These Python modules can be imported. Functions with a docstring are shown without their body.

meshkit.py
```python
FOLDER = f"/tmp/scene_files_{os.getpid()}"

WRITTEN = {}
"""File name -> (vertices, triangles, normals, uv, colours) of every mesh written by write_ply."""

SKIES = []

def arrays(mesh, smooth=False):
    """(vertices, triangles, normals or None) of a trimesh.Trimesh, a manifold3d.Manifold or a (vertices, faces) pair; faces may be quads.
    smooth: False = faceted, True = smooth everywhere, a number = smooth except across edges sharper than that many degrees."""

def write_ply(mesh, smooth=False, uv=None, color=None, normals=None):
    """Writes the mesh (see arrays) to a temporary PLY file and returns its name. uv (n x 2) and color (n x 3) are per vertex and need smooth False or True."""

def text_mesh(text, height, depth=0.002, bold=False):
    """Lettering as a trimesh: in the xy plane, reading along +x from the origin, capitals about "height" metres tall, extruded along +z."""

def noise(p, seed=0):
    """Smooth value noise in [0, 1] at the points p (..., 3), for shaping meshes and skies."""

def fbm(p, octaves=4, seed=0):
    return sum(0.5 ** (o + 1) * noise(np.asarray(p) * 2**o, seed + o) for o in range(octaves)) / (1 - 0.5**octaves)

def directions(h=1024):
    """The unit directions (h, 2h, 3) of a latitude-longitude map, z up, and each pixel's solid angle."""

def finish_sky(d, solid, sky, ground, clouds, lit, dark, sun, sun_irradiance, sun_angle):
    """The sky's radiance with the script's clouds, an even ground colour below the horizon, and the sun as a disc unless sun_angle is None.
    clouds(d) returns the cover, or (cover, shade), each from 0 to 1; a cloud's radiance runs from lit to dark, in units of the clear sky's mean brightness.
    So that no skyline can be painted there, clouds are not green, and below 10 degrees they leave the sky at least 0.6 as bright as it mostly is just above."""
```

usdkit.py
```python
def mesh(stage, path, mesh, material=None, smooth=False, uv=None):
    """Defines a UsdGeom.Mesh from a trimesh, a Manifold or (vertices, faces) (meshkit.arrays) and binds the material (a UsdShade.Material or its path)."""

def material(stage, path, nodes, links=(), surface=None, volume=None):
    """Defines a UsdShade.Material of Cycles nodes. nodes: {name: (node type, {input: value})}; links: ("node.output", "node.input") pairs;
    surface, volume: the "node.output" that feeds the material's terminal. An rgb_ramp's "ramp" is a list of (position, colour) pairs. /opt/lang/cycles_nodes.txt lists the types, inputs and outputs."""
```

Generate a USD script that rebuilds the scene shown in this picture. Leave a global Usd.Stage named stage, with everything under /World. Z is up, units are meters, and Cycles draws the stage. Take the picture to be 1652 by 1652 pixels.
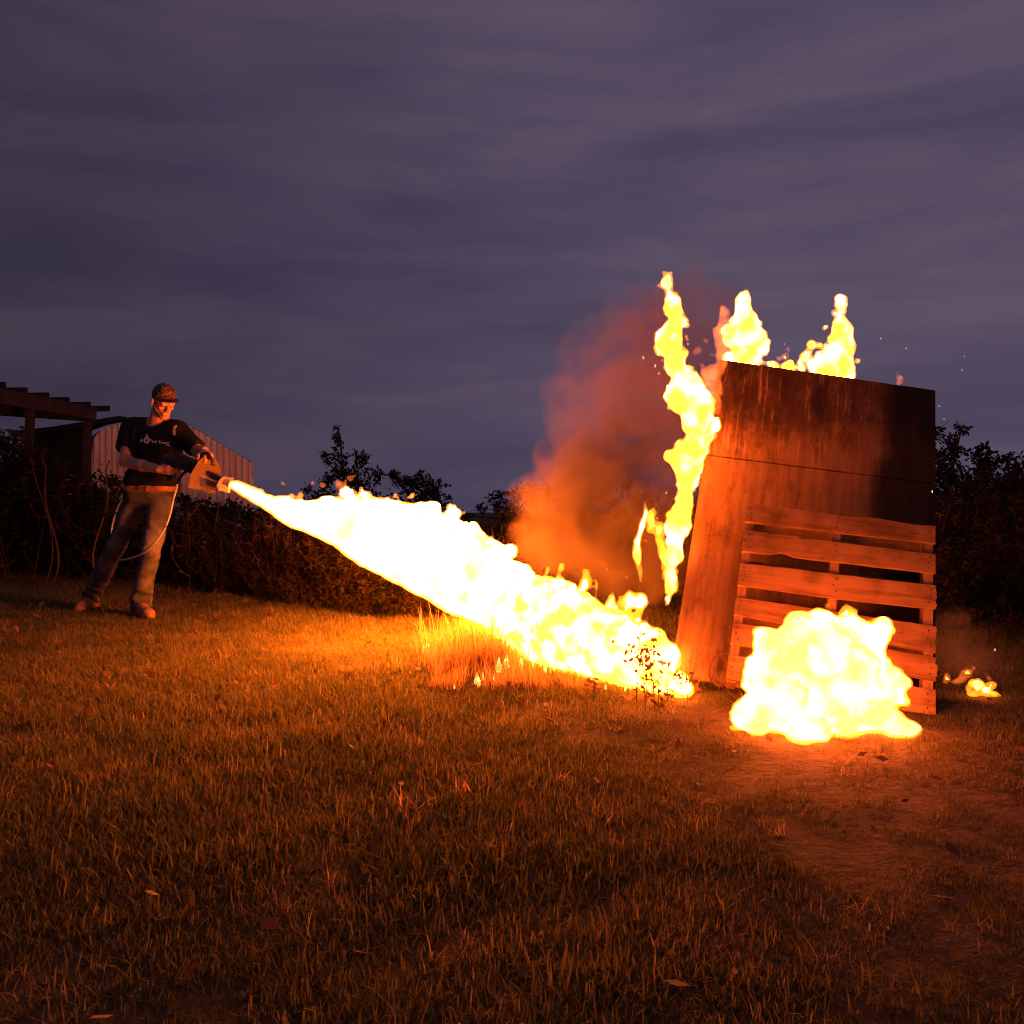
import math, random
import numpy as np, trimesh
from shapely.geometry import Polygon
import usdkit, meshkit
from pxr import Usd, UsdGeom, UsdLux, UsdShade, Gf, Sdf, Vt

random.seed(7)
RNG = np.random.default_rng(7)
stage = Usd.Stage.CreateInMemory()
UsdGeom.SetStageUpAxis(stage, 'Z')
UsdGeom.Xform.Define(stage, '/World')
UsdGeom.Scope.Define(stage, '/World/Looks')

# ------------------------------------------------------------------ camera
FPX, CAMZ, HOR = 1430.0, 1.03, 780.0          # focal length in photo pixels, eye height, horizon row
cam = UsdGeom.Camera.Define(stage, '/World/camera')
cam.CreateHorizontalApertureAttr(36.0)
cam.CreateVerticalApertureAttr(36.0)
cam.CreateFocalLengthAttr(36.0 * FPX / 1652)
cam.CreateVerticalApertureOffsetAttr(36.0 * (HOR - 826) / 1652)
cam.CreateClippingRangeAttr((0.05, 5000))
cam.AddTranslateOp().Set((0, 0, CAMZ))
cam.AddRotateXOp().Set(90)
cam.CreateExposureAttr(0.0)

# ------------------------------------------------------------------ sky (dusk, thin overcast, sun already down)
SKY_N = {
    'sky': ('sky_texture', {'sky_type': 'single_scattering', 'sun_disc': False, 'sun_elevation': math.radians(1.0), 'sun_rotation': math.radians(100), 'altitude': 100.0, 'air_density': 1.0, 'aerosol_density': 1.0, 'ozone_density': 2.0}),
    'skym': ('mix', {'mix_type': 'multiply', 'fac': 1.0, 'color2': (0.04, 0.035, 0.05)}),
    'tc': ('texture_coordinate', {}),
    'map': ('mapping', {'mapping_type': 'point', 'scale': (1.6, 1.6, 9.0), 'rotation': (0.05, 0.0, 0.0)}),
    'n': ('noise_texture', {'scale': 1.7, 'detail': 5.0, 'roughness': 0.55, 'distortion': 0.3}),
    'map2': ('mapping', {'mapping_type': 'point', 'scale': (0.9, 0.9, 3.0), 'location': (3.1, 1.7, 0.4)}),
    'n2': ('noise_texture', {'scale': 1.1, 'detail': 2.0, 'roughness': 0.5}),
    'ramp': ('rgb_ramp', {'ramp': [(0.30, (0.46, 0.365, 0.67)), (0.48, (0.60, 0.465, 0.79)), (0.62, (0.73, 0.55, 0.86)), (0.8, (0.80, 0.60, 0.90))]}),
    'ramp2': ('rgb_ramp', {'ramp': [(0.3, (0.82, 0.84, 0.92)), (0.7, (1.12, 1.08, 1.05))]}),
    'mul': ('mix', {'mix_type': 'multiply', 'fac': 1.0}),
    'sx': ('separate_xyz', {}), 'glow': ('map_range', {'range_type': 'smoothstep', 'from_min': -0.55, 'from_max': 0.15, 'to_min': 0.84, 'to_max': 1.46, 'clamp': True}), 'gv': ('combine_xyz', {}), 'mulg': ('mix', {'mix_type': 'multiply', 'fac': 1.0}),
    'mix': ('mix', {'mix_type': 'mix', 'fac': 0.88}),
    'bg': ('background_shader', {'strength': 0.112}),
}
m = usdkit.material(stage, '/World/Looks/dusk_sky', SKY_N, [
    ('sky.color', 'skym.color1'), ('tc.generated', 'map.vector'), ('map.vector', 'n.vector'), ('n.fac', 'ramp.fac'),
    ('tc.generated', 'map2.vector'), ('map2.vector', 'n2.vector'), ('n2.fac', 'ramp2.fac'), ('ramp.color', 'mul.color1'), ('ramp2.color', 'mul.color2'),
    ('skym.color', 'mix.color1'), ('tc.generated', 'sx.vector'), ('sx.x', 'glow.value'), ('glow.result', 'gv.x'), ('glow.result', 'gv.y'), ('glow.result', 'gv.z'), ('mul.color', 'mulg.color1'), ('gv.vector', 'mulg.color2'), ('mulg.color', 'mix.color2'), ('mix.color', 'bg.color')], surface='bg.background')
dome = UsdLux.DomeLight.Define(stage, '/World/sky')
UsdShade.MaterialBindingAPI.Apply(dome.GetPrim()).Bind(m)
dome.GetPrim().SetCustomDataByKey('kind', 'structure')
dome.GetPrim().SetCustomDataByKey('label', 'dusky purple evening sky with thin streaks of cloud')

# ------------------------------------------------------------------ helpers
def at(u, v, d):
    """A point seen at photo pixel (u, v), d metres away along the view axis."""
    return np.array([(u - 826) / FPX * d, d, CAMZ + (HOR - v) / FPX * d])

def gz(x, y):
    x, y = np.asarray(x, float), np.asarray(y, float)
    t = np.clip(y - 10.5, 0, None)
    return -0.032 * t * t / (t + 2.0) + 0.0 * x

def gd(v):                                            # distance of flat ground seen at row v
    return CAMZ * FPX / (v - HOR)

USED = {}
def path_for(parent, name):
    base = parent if isinstance(parent, str) else str(parent.GetPath())
    k = (base, name); n = USED.get(k, 0); USED[k] = n + 1
    return f'{base}/{name}' + (f'_{n:03d}' if n else '')

def tag(p, label=None, cat=None, group=None, kind=None):
    p = p.GetPrim() if hasattr(p, 'GetPrim') else p
    for k, v in (('label', label), ('category', cat), ('group', group), ('kind', kind)):
        if v: p.SetCustomDataByKey(k, v)
    return p

def thing(name, label, cat, group=None, loc=None, mat=None):
    x = UsdGeom.Xform.Define(stage, path_for('/World', name))
    if mat is not None:
        x.AddTransformOp().Set(Gf.Matrix4d(*np.asarray(mat, float).T.ravel().tolist()))
    elif loc is not None:
        x.AddTranslateOp().Set(Gf.Vec3d(*map(float, loc)))
    return tag(x, label, cat, group)

def part(parent, name, mesh, mat, smooth=False, label=None, kind=None):
    p = usdkit.mesh(stage, path_for(parent, name), mesh, MAT[mat], smooth=smooth).GetPrim()
    if label or kind: tag(p, label, None, None, kind)
    return p

def solo(name, mesh, mat, label, cat, group=None, kind=None, smooth=False):
    p = usdkit.mesh(stage, path_for('/World', name), mesh, MAT[mat], smooth=smooth).GetPrim()
    return tag(p, label, cat, group, kind)

def cat_(ms): return trimesh.util.concatenate(ms)

def box(c, s, R=None):
    b = trimesh.creation.box(s)
    if R is not None:
        T = np.eye(4); T[:3, :3] = R; b.apply_transform(T)
    b.apply_translation(c); return b

def frame(ax, up=(0, 0, 1)):
    x = np.asarray(ax, float); x = x / np.linalg.norm(x)
    y = np.cross(up, x); y /= np.linalg.norm(y)
    return np.stack([x, y, np.cross(x, y)], 1)

def beam(a, b, w, h, up=(0, 0, 1)):
    a, b = np.asarray(a, float), np.asarray(b, float)
    return box((a + b) / 2, (np.linalg.norm(b - a), w, h), frame(b - a, up))

def tube(pts, r, sides=7):
    p = np.asarray(pts, float); n = len(p)
    r = np.broadcast_to(np.asarray(r, float), (n,))
    t = np.gradient(p, axis=0); t /= np.linalg.norm(t, axis=1, keepdims=True) + 1e-12
    a = np.cross(t, np.where(np.abs(t[:, 2:]) < 0.9, [0, 0, 1.0], [1.0, 0, 0])); a /= np.linalg.norm(a, axis=1, keepdims=True) + 1e-12
    b = np.cross(t, a); ang = np.arange(sides) * 2 * np.pi / sides
    v = p[:, None] + r[:, None, None] * (np.cos(ang)[None, :, None] * a[:, None] + np.sin(ang)[None, :, None] * b[:, None])
    i, j = np.meshgrid(np.arange(n - 1), np.arange(sides), indexing='ij')
    q = np.stack([i * sides + j, i * sides + (j + 1) % sides, (i + 1) * sides + (j + 1) % sides, (i + 1) * sides + j], -1).reshape(-1, 4)
    f = np.vstack([q[:, [0, 1, 2]], q[:, [0, 2, 3]]])
    c0, c1 = n * sides, n * sides + 1
    k = np.arange(sides)
    f = np.vstack([f, np.stack([np.full(sides, c0), (k + 1) % sides, k], 1), np.stack([np.full(sides, c1), (n - 1) * sides + k, (n - 1) * sides + (k + 1) % sides], 1)])
    return trimesh.Trimesh(np.vstack([v.reshape(-1, 3), p[:1], p[-1:]]), f, process=False)

def spline(pts, n=24):
    from scipy.interpolate import CubicSpline
    p = np.asarray(pts, float)
    s = np.r_[0, np.cumsum(np.linalg.norm(np.diff(p, axis=0), axis=1))]
    return CubicSpline(s, p)(np.linspace(0, s[-1], n))

# ---- implicit surfaces: a distance grid, turned into a mesh by surface nets
class Field:
    def __init__(self, lo, hi, h):
        self.lo, self.h = np.asarray(lo, float), h
        self.n = np.ceil((np.asarray(hi) - self.lo) / h).astype(int) + 1
        self.F = np.full(self.n, 0.5, np.float32)
    def block(self, lo, hi):
        a = np.clip(np.floor((lo - self.lo) / self.h).astype(int), 0, self.n)
        b = np.clip(np.ceil((hi - self.lo) / self.h).astype(int) + 1, 0, self.n)
        sl = tuple(slice(i, j) for i, j in zip(a, b))
        ax = [self.lo[k] + self.h * np.arange(a[k], b[k]) for k in range(3)]
        return sl, np.stack(np.meshgrid(*ax, indexing='ij'), -1)
    def blend(self, fn, lo, hi, k=0.0, sub=False):
        pad = k + 4 * self.h
        sl, P = self.block(np.asarray(lo) - pad, np.asarray(hi) + pad)
        if P.size == 0: return
        d = fn(P).astype(np.float32); F = self.F[sl]
        if sub:
            F = -F
        if k > 0:
            t = np.clip(0.5 + 0.5 * (F - d) / k, 0, 1); G = F * (1 - t) + d * t - k * t * (1 - t)
        else:
            G = np.minimum(F, d)
        self.F[sl] = -G if sub else G
    def cone(self, a, b, ra, rb, k=0.02, sub=False):
        a, b = np.asarray(a, float), np.asarray(b, float); ab = b - a; L2 = float(ab @ ab) + 1e-12
        def fn(P):
            t = np.clip(((P - a) @ ab) / L2, 0, 1)
            return np.linalg.norm(P - a - t[..., None] * ab, axis=-1) - (ra + (rb - ra) * t)
        R = max(ra, rb); self.blend(fn, np.minimum(a, b) - R, np.maximum(a, b) + R, k, sub)
    def ell(self, c, R, rad, k=0.02, sub=False):
        c, rad = np.asarray(c, float), np.asarray(rad, float)
        def fn(P):
            q = (P - c) @ R / rad; l = np.linalg.norm(q, axis=-1)
            return (l - 1) * rad.min() * np.clip(l, 0.5, 1.5) ** 0.3
        e = np.full(3, rad.max()); self.blend(fn, c - e, c + e, k, sub)
    def cut(self, point, normal):
        """Keeps the side the normal points away from."""
        _, P = self.block(self.lo, self.lo + self.h * self.n)
        self.F = np.maximum(self.F, ((P - np.asarray(point)) @ np.asarray(normal, float)).astype(np.float32))
    def pts(self):
        return self.block(self.lo, self.lo + self.h * self.n)[1]
    def mesh(self, offset=0.0):
        return nets(self.F - offset, self.lo, self.h)

def nets(F, lo, h):
    F = F.copy()
    for ax in range(3):
        s = [slice(None)] * 3
        for e in (0, -1): s[ax] = e; F[tuple(s)] = np.maximum(F[tuple(s)], 1e-3)
    S = F < 0
    c = np.array([(i, j, k) for i in (0, 1) for j in (0, 1) for k in (0, 1)])
    n = np.array(F.shape) - 1
    cnt = sum(S[i:i + n[0], j:j + n[1], k:k + n[2]].astype(np.int8) for i, j, k in c)
    act = np.argwhere((cnt > 0) & (cnt < 8))
    ids = np.full(tuple(n), -1, np.int64); ids[tuple(act.T)] = np.arange(len(act))
    acc, num = np.zeros((len(act), 3)), np.zeros(len(act))
    for a in range(8):
        for b in range(a + 1, 8):
            if np.abs(c[a] - c[b]).sum() != 1: continue
            fa, fb = F[tuple((act + c[a]).T)], F[tuple((act + c[b]).T)]
            hit = (fa < 0) != (fb < 0)
            t = np.where(hit, fa / np.where(hit, fa - fb, 1), 0)
            acc += np.where(hit[:, None], c[a] + t[:, None] * (c[b] - c[a]), 0); num += hit
    V = lo + h * (act + acc / np.maximum(num, 1)[:, None])
    faces = []
    for ax in range(3):
        o = [x for x in range(3) if x != ax]
        sl0 = [slice(1, -1)] * 3; sl1 = [slice(1, -1)] * 3
        sl0[ax], sl1[ax] = slice(0, -1), slice(1, None)
        A, B = S[tuple(sl0)], S[tuple(sl1)]
        e = np.argwhere(A != B); flip = A[tuple(e.T)]
        off = np.ones(3, int); off[ax] = 0; e = e + off
        q = []
        for du, dv in ((0, 0), (-1, 0), (-1, -1), (0, -1)):
            w = e.copy(); w[:, o[0]] += du; w[:, o[1]] += dv; q.append(ids[tuple(w.T)])
        q = np.stack(q, 1)
        if ax == 1: flip = ~flip
        q[~flip] = q[~flip][:, ::-1]
        faces.append(q)
    Q = np.vstack(faces); Q = Q[(Q >= 0).all(1)]
    return trimesh.Trimesh(V, np.vstack([Q[:, [0, 1, 2]], Q[:, [0, 2, 3]]]), process=False)

def smooth_mesh(m_, n=4):
    from scipy.sparse import coo_matrix, diags
    f_ = m_.faces; k = len(m_.vertices); i_ = np.r_[f_[:, 0], f_[:, 1], f_[:, 2]]; j_ = np.r_[f_[:, 1], f_[:, 2], f_[:, 0]]
    A = coo_matrix((np.ones(2 * len(i_)), (np.r_[i_, j_], np.r_[j_, i_])), shape=(k, k)).tocsr(); A.data[:] = 1
    A = diags(1 / np.maximum(np.asarray(A.sum(1)).ravel(), 1)) @ A; v_ = np.array(m_.vertices)
    for _ in range(n):
        for w_ in (0.5, -0.52): v_ = v_ + w_ * (A @ v_ - v_)
    m_.vertices = v_; return m_

def noise3(P, scale, seed=0):
    return meshkit.noise(P * scale + 100.0, seed)

def billow(P, scale, seed=0, octaves=3, gain=0.5):
    out, a, tot = 0, 1.0, 0
    for o in range(octaves):
        out = out + a * np.abs(2 * meshkit.noise(P * scale * 2.1 ** o + 50 + 13 * o, seed + o) - 1); tot += a; a *= gain
    return out / tot                                   # 0 in creases, high on lobes

# ------------------------------------------------------------------ materials
MAT = {}
def M(name, nodes, links=(), surface=None, volume=None):
    MAT[name] = usdkit.material(stage, f'/World/Looks/{name}', nodes, links, surface, volume)

def plain(name, col, rough=0.6, spec=0.3, noise=None, amt=0.35, bump=0.0, metallic=0.0, space='object'):
    """Colour broken up by a two-scale noise, with some relief."""
    c = np.array(col, float)
    nodes = {'p': ('principled_bsdf', {'roughness': rough, 'specular_ior_level': spec, 'metallic': metallic})}
    links = []
    sc = noise or 8.0
    nodes |= {'tc': ('texture_coordinate', {}), 'n': ('noise_texture', {'scale': sc, 'detail': 6.0, 'roughness': 0.6}),
              'r': ('rgb_ramp', {'ramp': [(0.25, tuple(c * (1 - amt))), (0.5, tuple(c)), (0.75, tuple(np.minimum(c * (1 + amt), 1)))]})}
    links += [('tc.object', 'n.vector'), ('n.fac', 'r.fac'), ('r.color', 'p.base_color')]
    if bump:
        nodes |= {'nb': ('noise_texture', {'scale': sc * 4, 'detail': 4.0}), 'b': ('bump', {'strength': bump, 'distance': 0.01})}
        links += [('tc.object', 'nb.vector'), ('nb.fac', 'b.height'), ('b.normal', 'p.normal')]
    M(name, nodes, links, 'p.BSDF')

def leafy(name, cols, rough=0.7, trans=0.25):
    """Thin leaves or blades; tone varies per loose piece and per copy."""
    nodes = {'g': ('geometry', {}), 'o': ('object_info', {}), 'a': ('math', {'math_type': 'add'}), 'f': ('math', {'math_type': 'fraction'}),
             'r': ('rgb_ramp', {'ramp': [(i / (len(cols) - 1), c) for i, c in enumerate(cols)]}),
             'd': ('principled_bsdf', {'roughness': rough, 'specular_ior_level': 0.15}), 't': ('translucent_bsdf', {}), 'm': ('mix_closure', {'fac': trans})}
    M(name, nodes, [('g.random_per_island', 'a.value1'), ('o.random', 'a.value2'), ('a.value', 'f.value1'), ('f.value', 'r.fac'), ('r.color', 'd.base_color'), ('r.color', 't.color'), ('d.BSDF', 'm.closure1'), ('t.BSDF', 'm.closure2')], 'm.closure')

plain('skin', (0.60, 0.29, 0.18), 0.5, 0.35, 30, 0.12)
plain('shirt_black', (0.010, 0.010, 0.012), 0.85, 0.2, 60, 0.3, 0.2)
plain('print_white', (0.62, 0.60, 0.60), 0.8, 0.2, 80, 0.15)
plain('black_plastic', (0.012, 0.013, 0.012), 0.45, 0.4, 20, 0.3)
plain('black_metal', (0.02, 0.02, 0.02), 0.4, 0.5, 25, 0.3)
plain('shield_tan', (0.17, 0.10, 0.03), 0.55, 0.3, 14, 0.3, 0.2)
plain('nozzle_metal', (0.55, 0.42, 0.30), 0.4, 0.5, 20, 0.3)
plain('hose_white', (0.62, 0.58, 0.54), 0.4, 0.4, 30, 0.1)
plain('strap_grey', (0.40, 0.38, 0.38), 0.7, 0.3, 60, 0.2)
plain('belt_leather', (0.33, 0.14, 0.05), 0.45, 0.5, 25, 0.3, 0.2)
plain('buckle_brass', (0.7, 0.5, 0.25), 0.3, 0.5, 20, 0.15, 0, 0.9)
plain('boot_leather', (0.26, 0.12, 0.055), 0.6, 0.3, 18, 0.3, 0.3)
plain('boot_sole', (0.05, 0.035, 0.03), 0.8)
plain('hair_dark', (0.02, 0.013, 0.01), 0.6)
plain('eye_white', (0.22, 0.18, 0.16), 0.3, 0.5)
plain('eye_dark', (0.02, 0.012, 0.01), 0.2, 0.5)
plain('post_wood', (0.042, 0.028, 0.024), 0.8, 0.2, 6, 0.4, 0.4)
plain('purlin_wood', (0.02, 0.016, 0.018), 0.8, 0.2, 6, 0.4, 0.4)
plain('roof_dark', (0.014, 0.012, 0.014), 0.7, 0.2, 5, 0.3)
plain('bark', (0.05, 0.035, 0.025), 0.9, 0.1, 10, 0.4)
plain('nail_iron', (0.03, 0.022, 0.02), 0.5, 0.5)
# camouflage cap
M('cap_camo', {'tc': ('texture_coordinate', {}), 'n': ('noise_texture', {'scale': 26.0, 'detail': 3.0, 'distortion': 1.5}),
   'r': ('rgb_ramp', {'interpolate': False, 'ramp': [(0.0, (0.03, 0.022, 0.015)), (0.44, (0.13, 0.06, 0.035)), (0.52, (0.22, 0.11, 0.07)), (0.60, (0.07, 0.04, 0.025))]}),
   'p': ('principled_bsdf', {'roughness': 0.85, 'specular_ior_level': 0.2})}, [('tc.object', 'n.vector'), ('n.fac', 'r.fac'), ('r.color', 'p.base_color')], 'p.BSDF')
# faded denim
M('denim', {'tc': ('texture_coordinate', {}), 'n': ('noise_texture', {'scale': 6.0, 'detail': 5.0, 'roughness': 0.6}), 'w': ('noise_texture', {'scale': 160.0, 'detail': 2.0}),
   'r': ('rgb_ramp', {'ramp': [(0.34, (0.035, 0.035, 0.037)), (0.5, (0.09, 0.083, 0.078)), (0.66, (0.20, 0.175, 0.15))]}),
   'b': ('bump', {'strength': 0.35, 'distance': 0.004}), 'p': ('principled_bsdf', {'roughness': 0.9, 'specular_ior_level': 0.15})},
  [('tc.object', 'n.vector'), ('tc.object', 'w.vector'), ('n.fac', 'r.fac'), ('r.color', 'p.base_color'), ('w.fac', 'b.height'), ('b.normal', 'p.normal')], 'p.BSDF')
# galvanised corrugated iron, weathered
M('corrugated_iron', {'tc': ('texture_coordinate', {}), 'mp': ('mapping', {'scale': (9.0, 9.0, 0.9)}), 'n': ('noise_texture', {'scale': 1.0, 'detail': 6.0, 'roughness': 0.65}),
   'r': ('rgb_ramp', {'ramp': [(0.3, (0.36, 0.27, 0.23)), (0.45, (0.64, 0.55, 0.50)), (0.7, (0.80, 0.71, 0.67))]}), 'p': ('principled_bsdf', {'roughness': 0.55, 'metallic': 0.1})},
  [('tc.object', 'mp.vector'), ('mp.vector', 'n.vector'), ('n.fac', 'r.fac'), ('r.color', 'p.base_color')], 'p.BSDF')

def wood(name, light, dark, along, scale=1.0, stain=0.35):
    sc = [26.0 * scale] * 3; sc[along] = 1.6 * scale
    c, d = np.array(light), np.array(dark)
    M(name, {'tc': ('texture_coordinate', {}), 'o': ('object_info', {}), 'mp': ('mapping', {'scale': tuple(sc)}), 'n': ('noise_texture', {'scale': 1.0, 'detail': 6.0, 'roughness': 0.65, 'distortion': 0.6}),
       'k': ('noise_texture', {'scale': 5.0, 'detail': 4.0, 'roughness': 0.6}), 'kr': ('rgb_ramp', {'ramp': [(0.32, (1 - stain,) * 3), (0.55, (1, 1, 1))]}),
       'r': ('rgb_ramp', {'ramp': [(0.28, tuple(d)), (0.5, tuple(c)), (0.75, tuple(np.minimum(c * 1.25, 1)))]}), 'mu': ('mix', {'mix_type': 'multiply', 'fac': 1.0}),
       'or': ('rgb_ramp', {'ramp': [(0.0, (0.78, 0.76, 0.74)), (1.0, (1.1, 1.08, 1.05))]}), 'mo': ('mix', {'mix_type': 'multiply', 'fac': 1.0}),
       'b': ('bump', {'strength': 0.5, 'distance': 0.004}), 'p': ('principled_bsdf', {'roughness': 0.85, 'specular_ior_level': 0.06})},
      [('tc.object', 'mp.vector'), ('mp.vector', 'n.vector'), ('tc.object', 'k.vector'), ('k.fac', 'kr.fac'), ('n.fac', 'r.fac'), ('r.color', 'mu.color1'), ('kr.color', 'mu.color2'),
       ('o.random', 'or.fac'), ('mu.color', 'mo.color1'), ('or.color', 'mo.color2'), ('mo.color', 'p.base_color'), ('n.fac', 'b.height'), ('b.normal', 'p.normal')], 'p.BSDF')
wood('pallet_wood', (0.35, 0.19, 0.065), (0.15, 0.07, 0.026), 0, stain=0.5)
wood('stringer_wood', (0.36, 0.21, 0.09), (0.16, 0.08, 0.035), 2)

# plywood: brown face, long vertical runs of soot, charred top corner, darker towards the right edge (x 0..1.22, z 0..2)
def plywood(name):
    N = {'tc': ('texture_coordinate', {}), 'sx': ('separate_xyz', {}),
         'mp': ('mapping', {'scale': (22.0, 22.0, 1.9)}), 'n': ('noise_texture', {'scale': 1.0, 'detail': 6.0, 'roughness': 0.7, 'distortion': 0.15}),
         'mp2': ('mapping', {'scale': (7.0, 7.0, 3.2)}), 'n2': ('noise_texture', {'scale': 1.0, 'detail': 8.0, 'roughness': 0.74, 'distortion': 0.15}),
         'n3': ('noise_texture', {'scale': 2.2, 'detail': 4.0, 'roughness': 0.6}),
         'base': ('rgb_ramp', {'ramp': [(0.28, (0.095, 0.048, 0.02)), (0.5, (0.17, 0.092, 0.036)), (0.72, (0.235, 0.132, 0.055))]}),
         # soot high on the left part
         'hz': ('map_range', {'from_min': 1.25, 'from_max': 1.75, 'to_min': 0.0, 'to_max': 0.26, 'clamp': True}),
         'hx': ('map_range', {'from_min': 0.5, 'from_max': 0.95, 'to_min': 0.0, 'to_max': -0.16, 'clamp': True}),
         's1': ('math', {'math_type': 'add'}), 's2': ('math', {'math_type': 'add'}),
         'soot': ('rgb_ramp', {'ramp': [(0.50, (1, 1, 1)), (0.66, (0.42, 0.38, 0.36)), (0.82, (0.16, 0.14, 0.14))]}),
         'mA': ('mix', {'mix_type': 'multiply', 'fac': 1.0}),
         # pale scraped runs
         'run': ('rgb_ramp', {'ramp': [(0.57, (0, 0, 0)), (0.68, (1, 1, 1))]}), 'runz': ('map_range', {'from_min': 1.15, 'from_max': 1.45, 'to_min': 0.0, 'to_max': 0.55, 'clamp': True}),
         'rf': ('math', {'math_type': 'multiply'}), 'mB': ('mix', {'mix_type': 'mix', 'color2': (0.44, 0.27, 0.16)}),
         # colour darkens towards the right edge, with an uneven border
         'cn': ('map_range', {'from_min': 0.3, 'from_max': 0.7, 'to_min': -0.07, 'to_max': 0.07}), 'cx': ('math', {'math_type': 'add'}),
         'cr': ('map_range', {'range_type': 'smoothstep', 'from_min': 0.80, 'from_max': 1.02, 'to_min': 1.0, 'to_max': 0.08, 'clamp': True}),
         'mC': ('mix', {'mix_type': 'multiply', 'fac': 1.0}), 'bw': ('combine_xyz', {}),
         'b': ('bump', {'strength': 0.35, 'distance': 0.004}), 'p': ('principled_bsdf', {'roughness': 0.72, 'specular_ior_level': 0.2})}
    L = [('tc.object', 'sx.vector'), ('tc.object', 'mp.vector'), ('mp.vector', 'n.vector'), ('tc.object', 'mp2.vector'), ('mp2.vector', 'n2.vector'), ('tc.object', 'n3.vector'),
         ('n.fac', 'base.fac'), ('sx.z', 'hz.value'), ('sx.x', 'hx.value'), ('hz.result', 's1.value1'), ('hx.result', 's1.value2'), ('s1.value', 's2.value1'), ('n2.fac', 's2.value2'), ('s2.value', 'soot.fac'),
         ('base.color', 'mA.color1'), ('soot.color', 'mA.color2'), ('n.fac', 'run.fac'), ('sx.z', 'runz.value'), ('run.color', 'rf.value1'), ('runz.result', 'rf.value2'), ('rf.value', 'mB.fac'), ('mA.color', 'mB.color1'),
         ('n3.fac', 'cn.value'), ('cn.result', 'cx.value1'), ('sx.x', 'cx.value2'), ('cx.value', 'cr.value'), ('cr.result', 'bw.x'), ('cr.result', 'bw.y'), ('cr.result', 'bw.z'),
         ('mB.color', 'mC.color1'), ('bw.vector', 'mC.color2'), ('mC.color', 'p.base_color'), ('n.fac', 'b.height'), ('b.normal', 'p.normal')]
    M(name, N, L, 'p.BSDF')
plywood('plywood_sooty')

# soil under the grass
M('soil', {'g': ('geometry', {}), 'n': ('noise_texture', {'scale': 1.1, 'detail': 6.0, 'roughness': 0.6}), 'n2': ('noise_texture', {'scale': 14.0, 'detail': 6.0, 'roughness': 0.7}),
   'r': ('rgb_ramp', {'ramp': [(0.3, (0.045, 0.035, 0.018)), (0.5, (0.085, 0.062, 0.030)), (0.7, (0.13, 0.088, 0.045))]}), 'r2': ('rgb_ramp', {'ramp': [(0.3, (0.55, 0.55, 0.55)), (0.6, (1.1, 1.1, 1.1))]}),
   'mu': ('mix', {'mix_type': 'multiply', 'fac': 1.0}), 'b': ('bump', {'strength': 0.8, 'distance': 0.03}), 'p': ('principled_bsdf', {'roughness': 0.95, 'specular_ior_level': 0.1})},
  [('g.position', 'n.vector'), ('g.position', 'n2.vector'), ('n.fac', 'r.fac'), ('n2.fac', 'r2.fac'), ('r.color', 'mu.color1'), ('r2.color', 'mu.color2'), ('mu.color', 'p.base_color'), ('n2.fac', 'b.height'), ('b.normal', 'p.normal')], 'p.BSDF')

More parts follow.
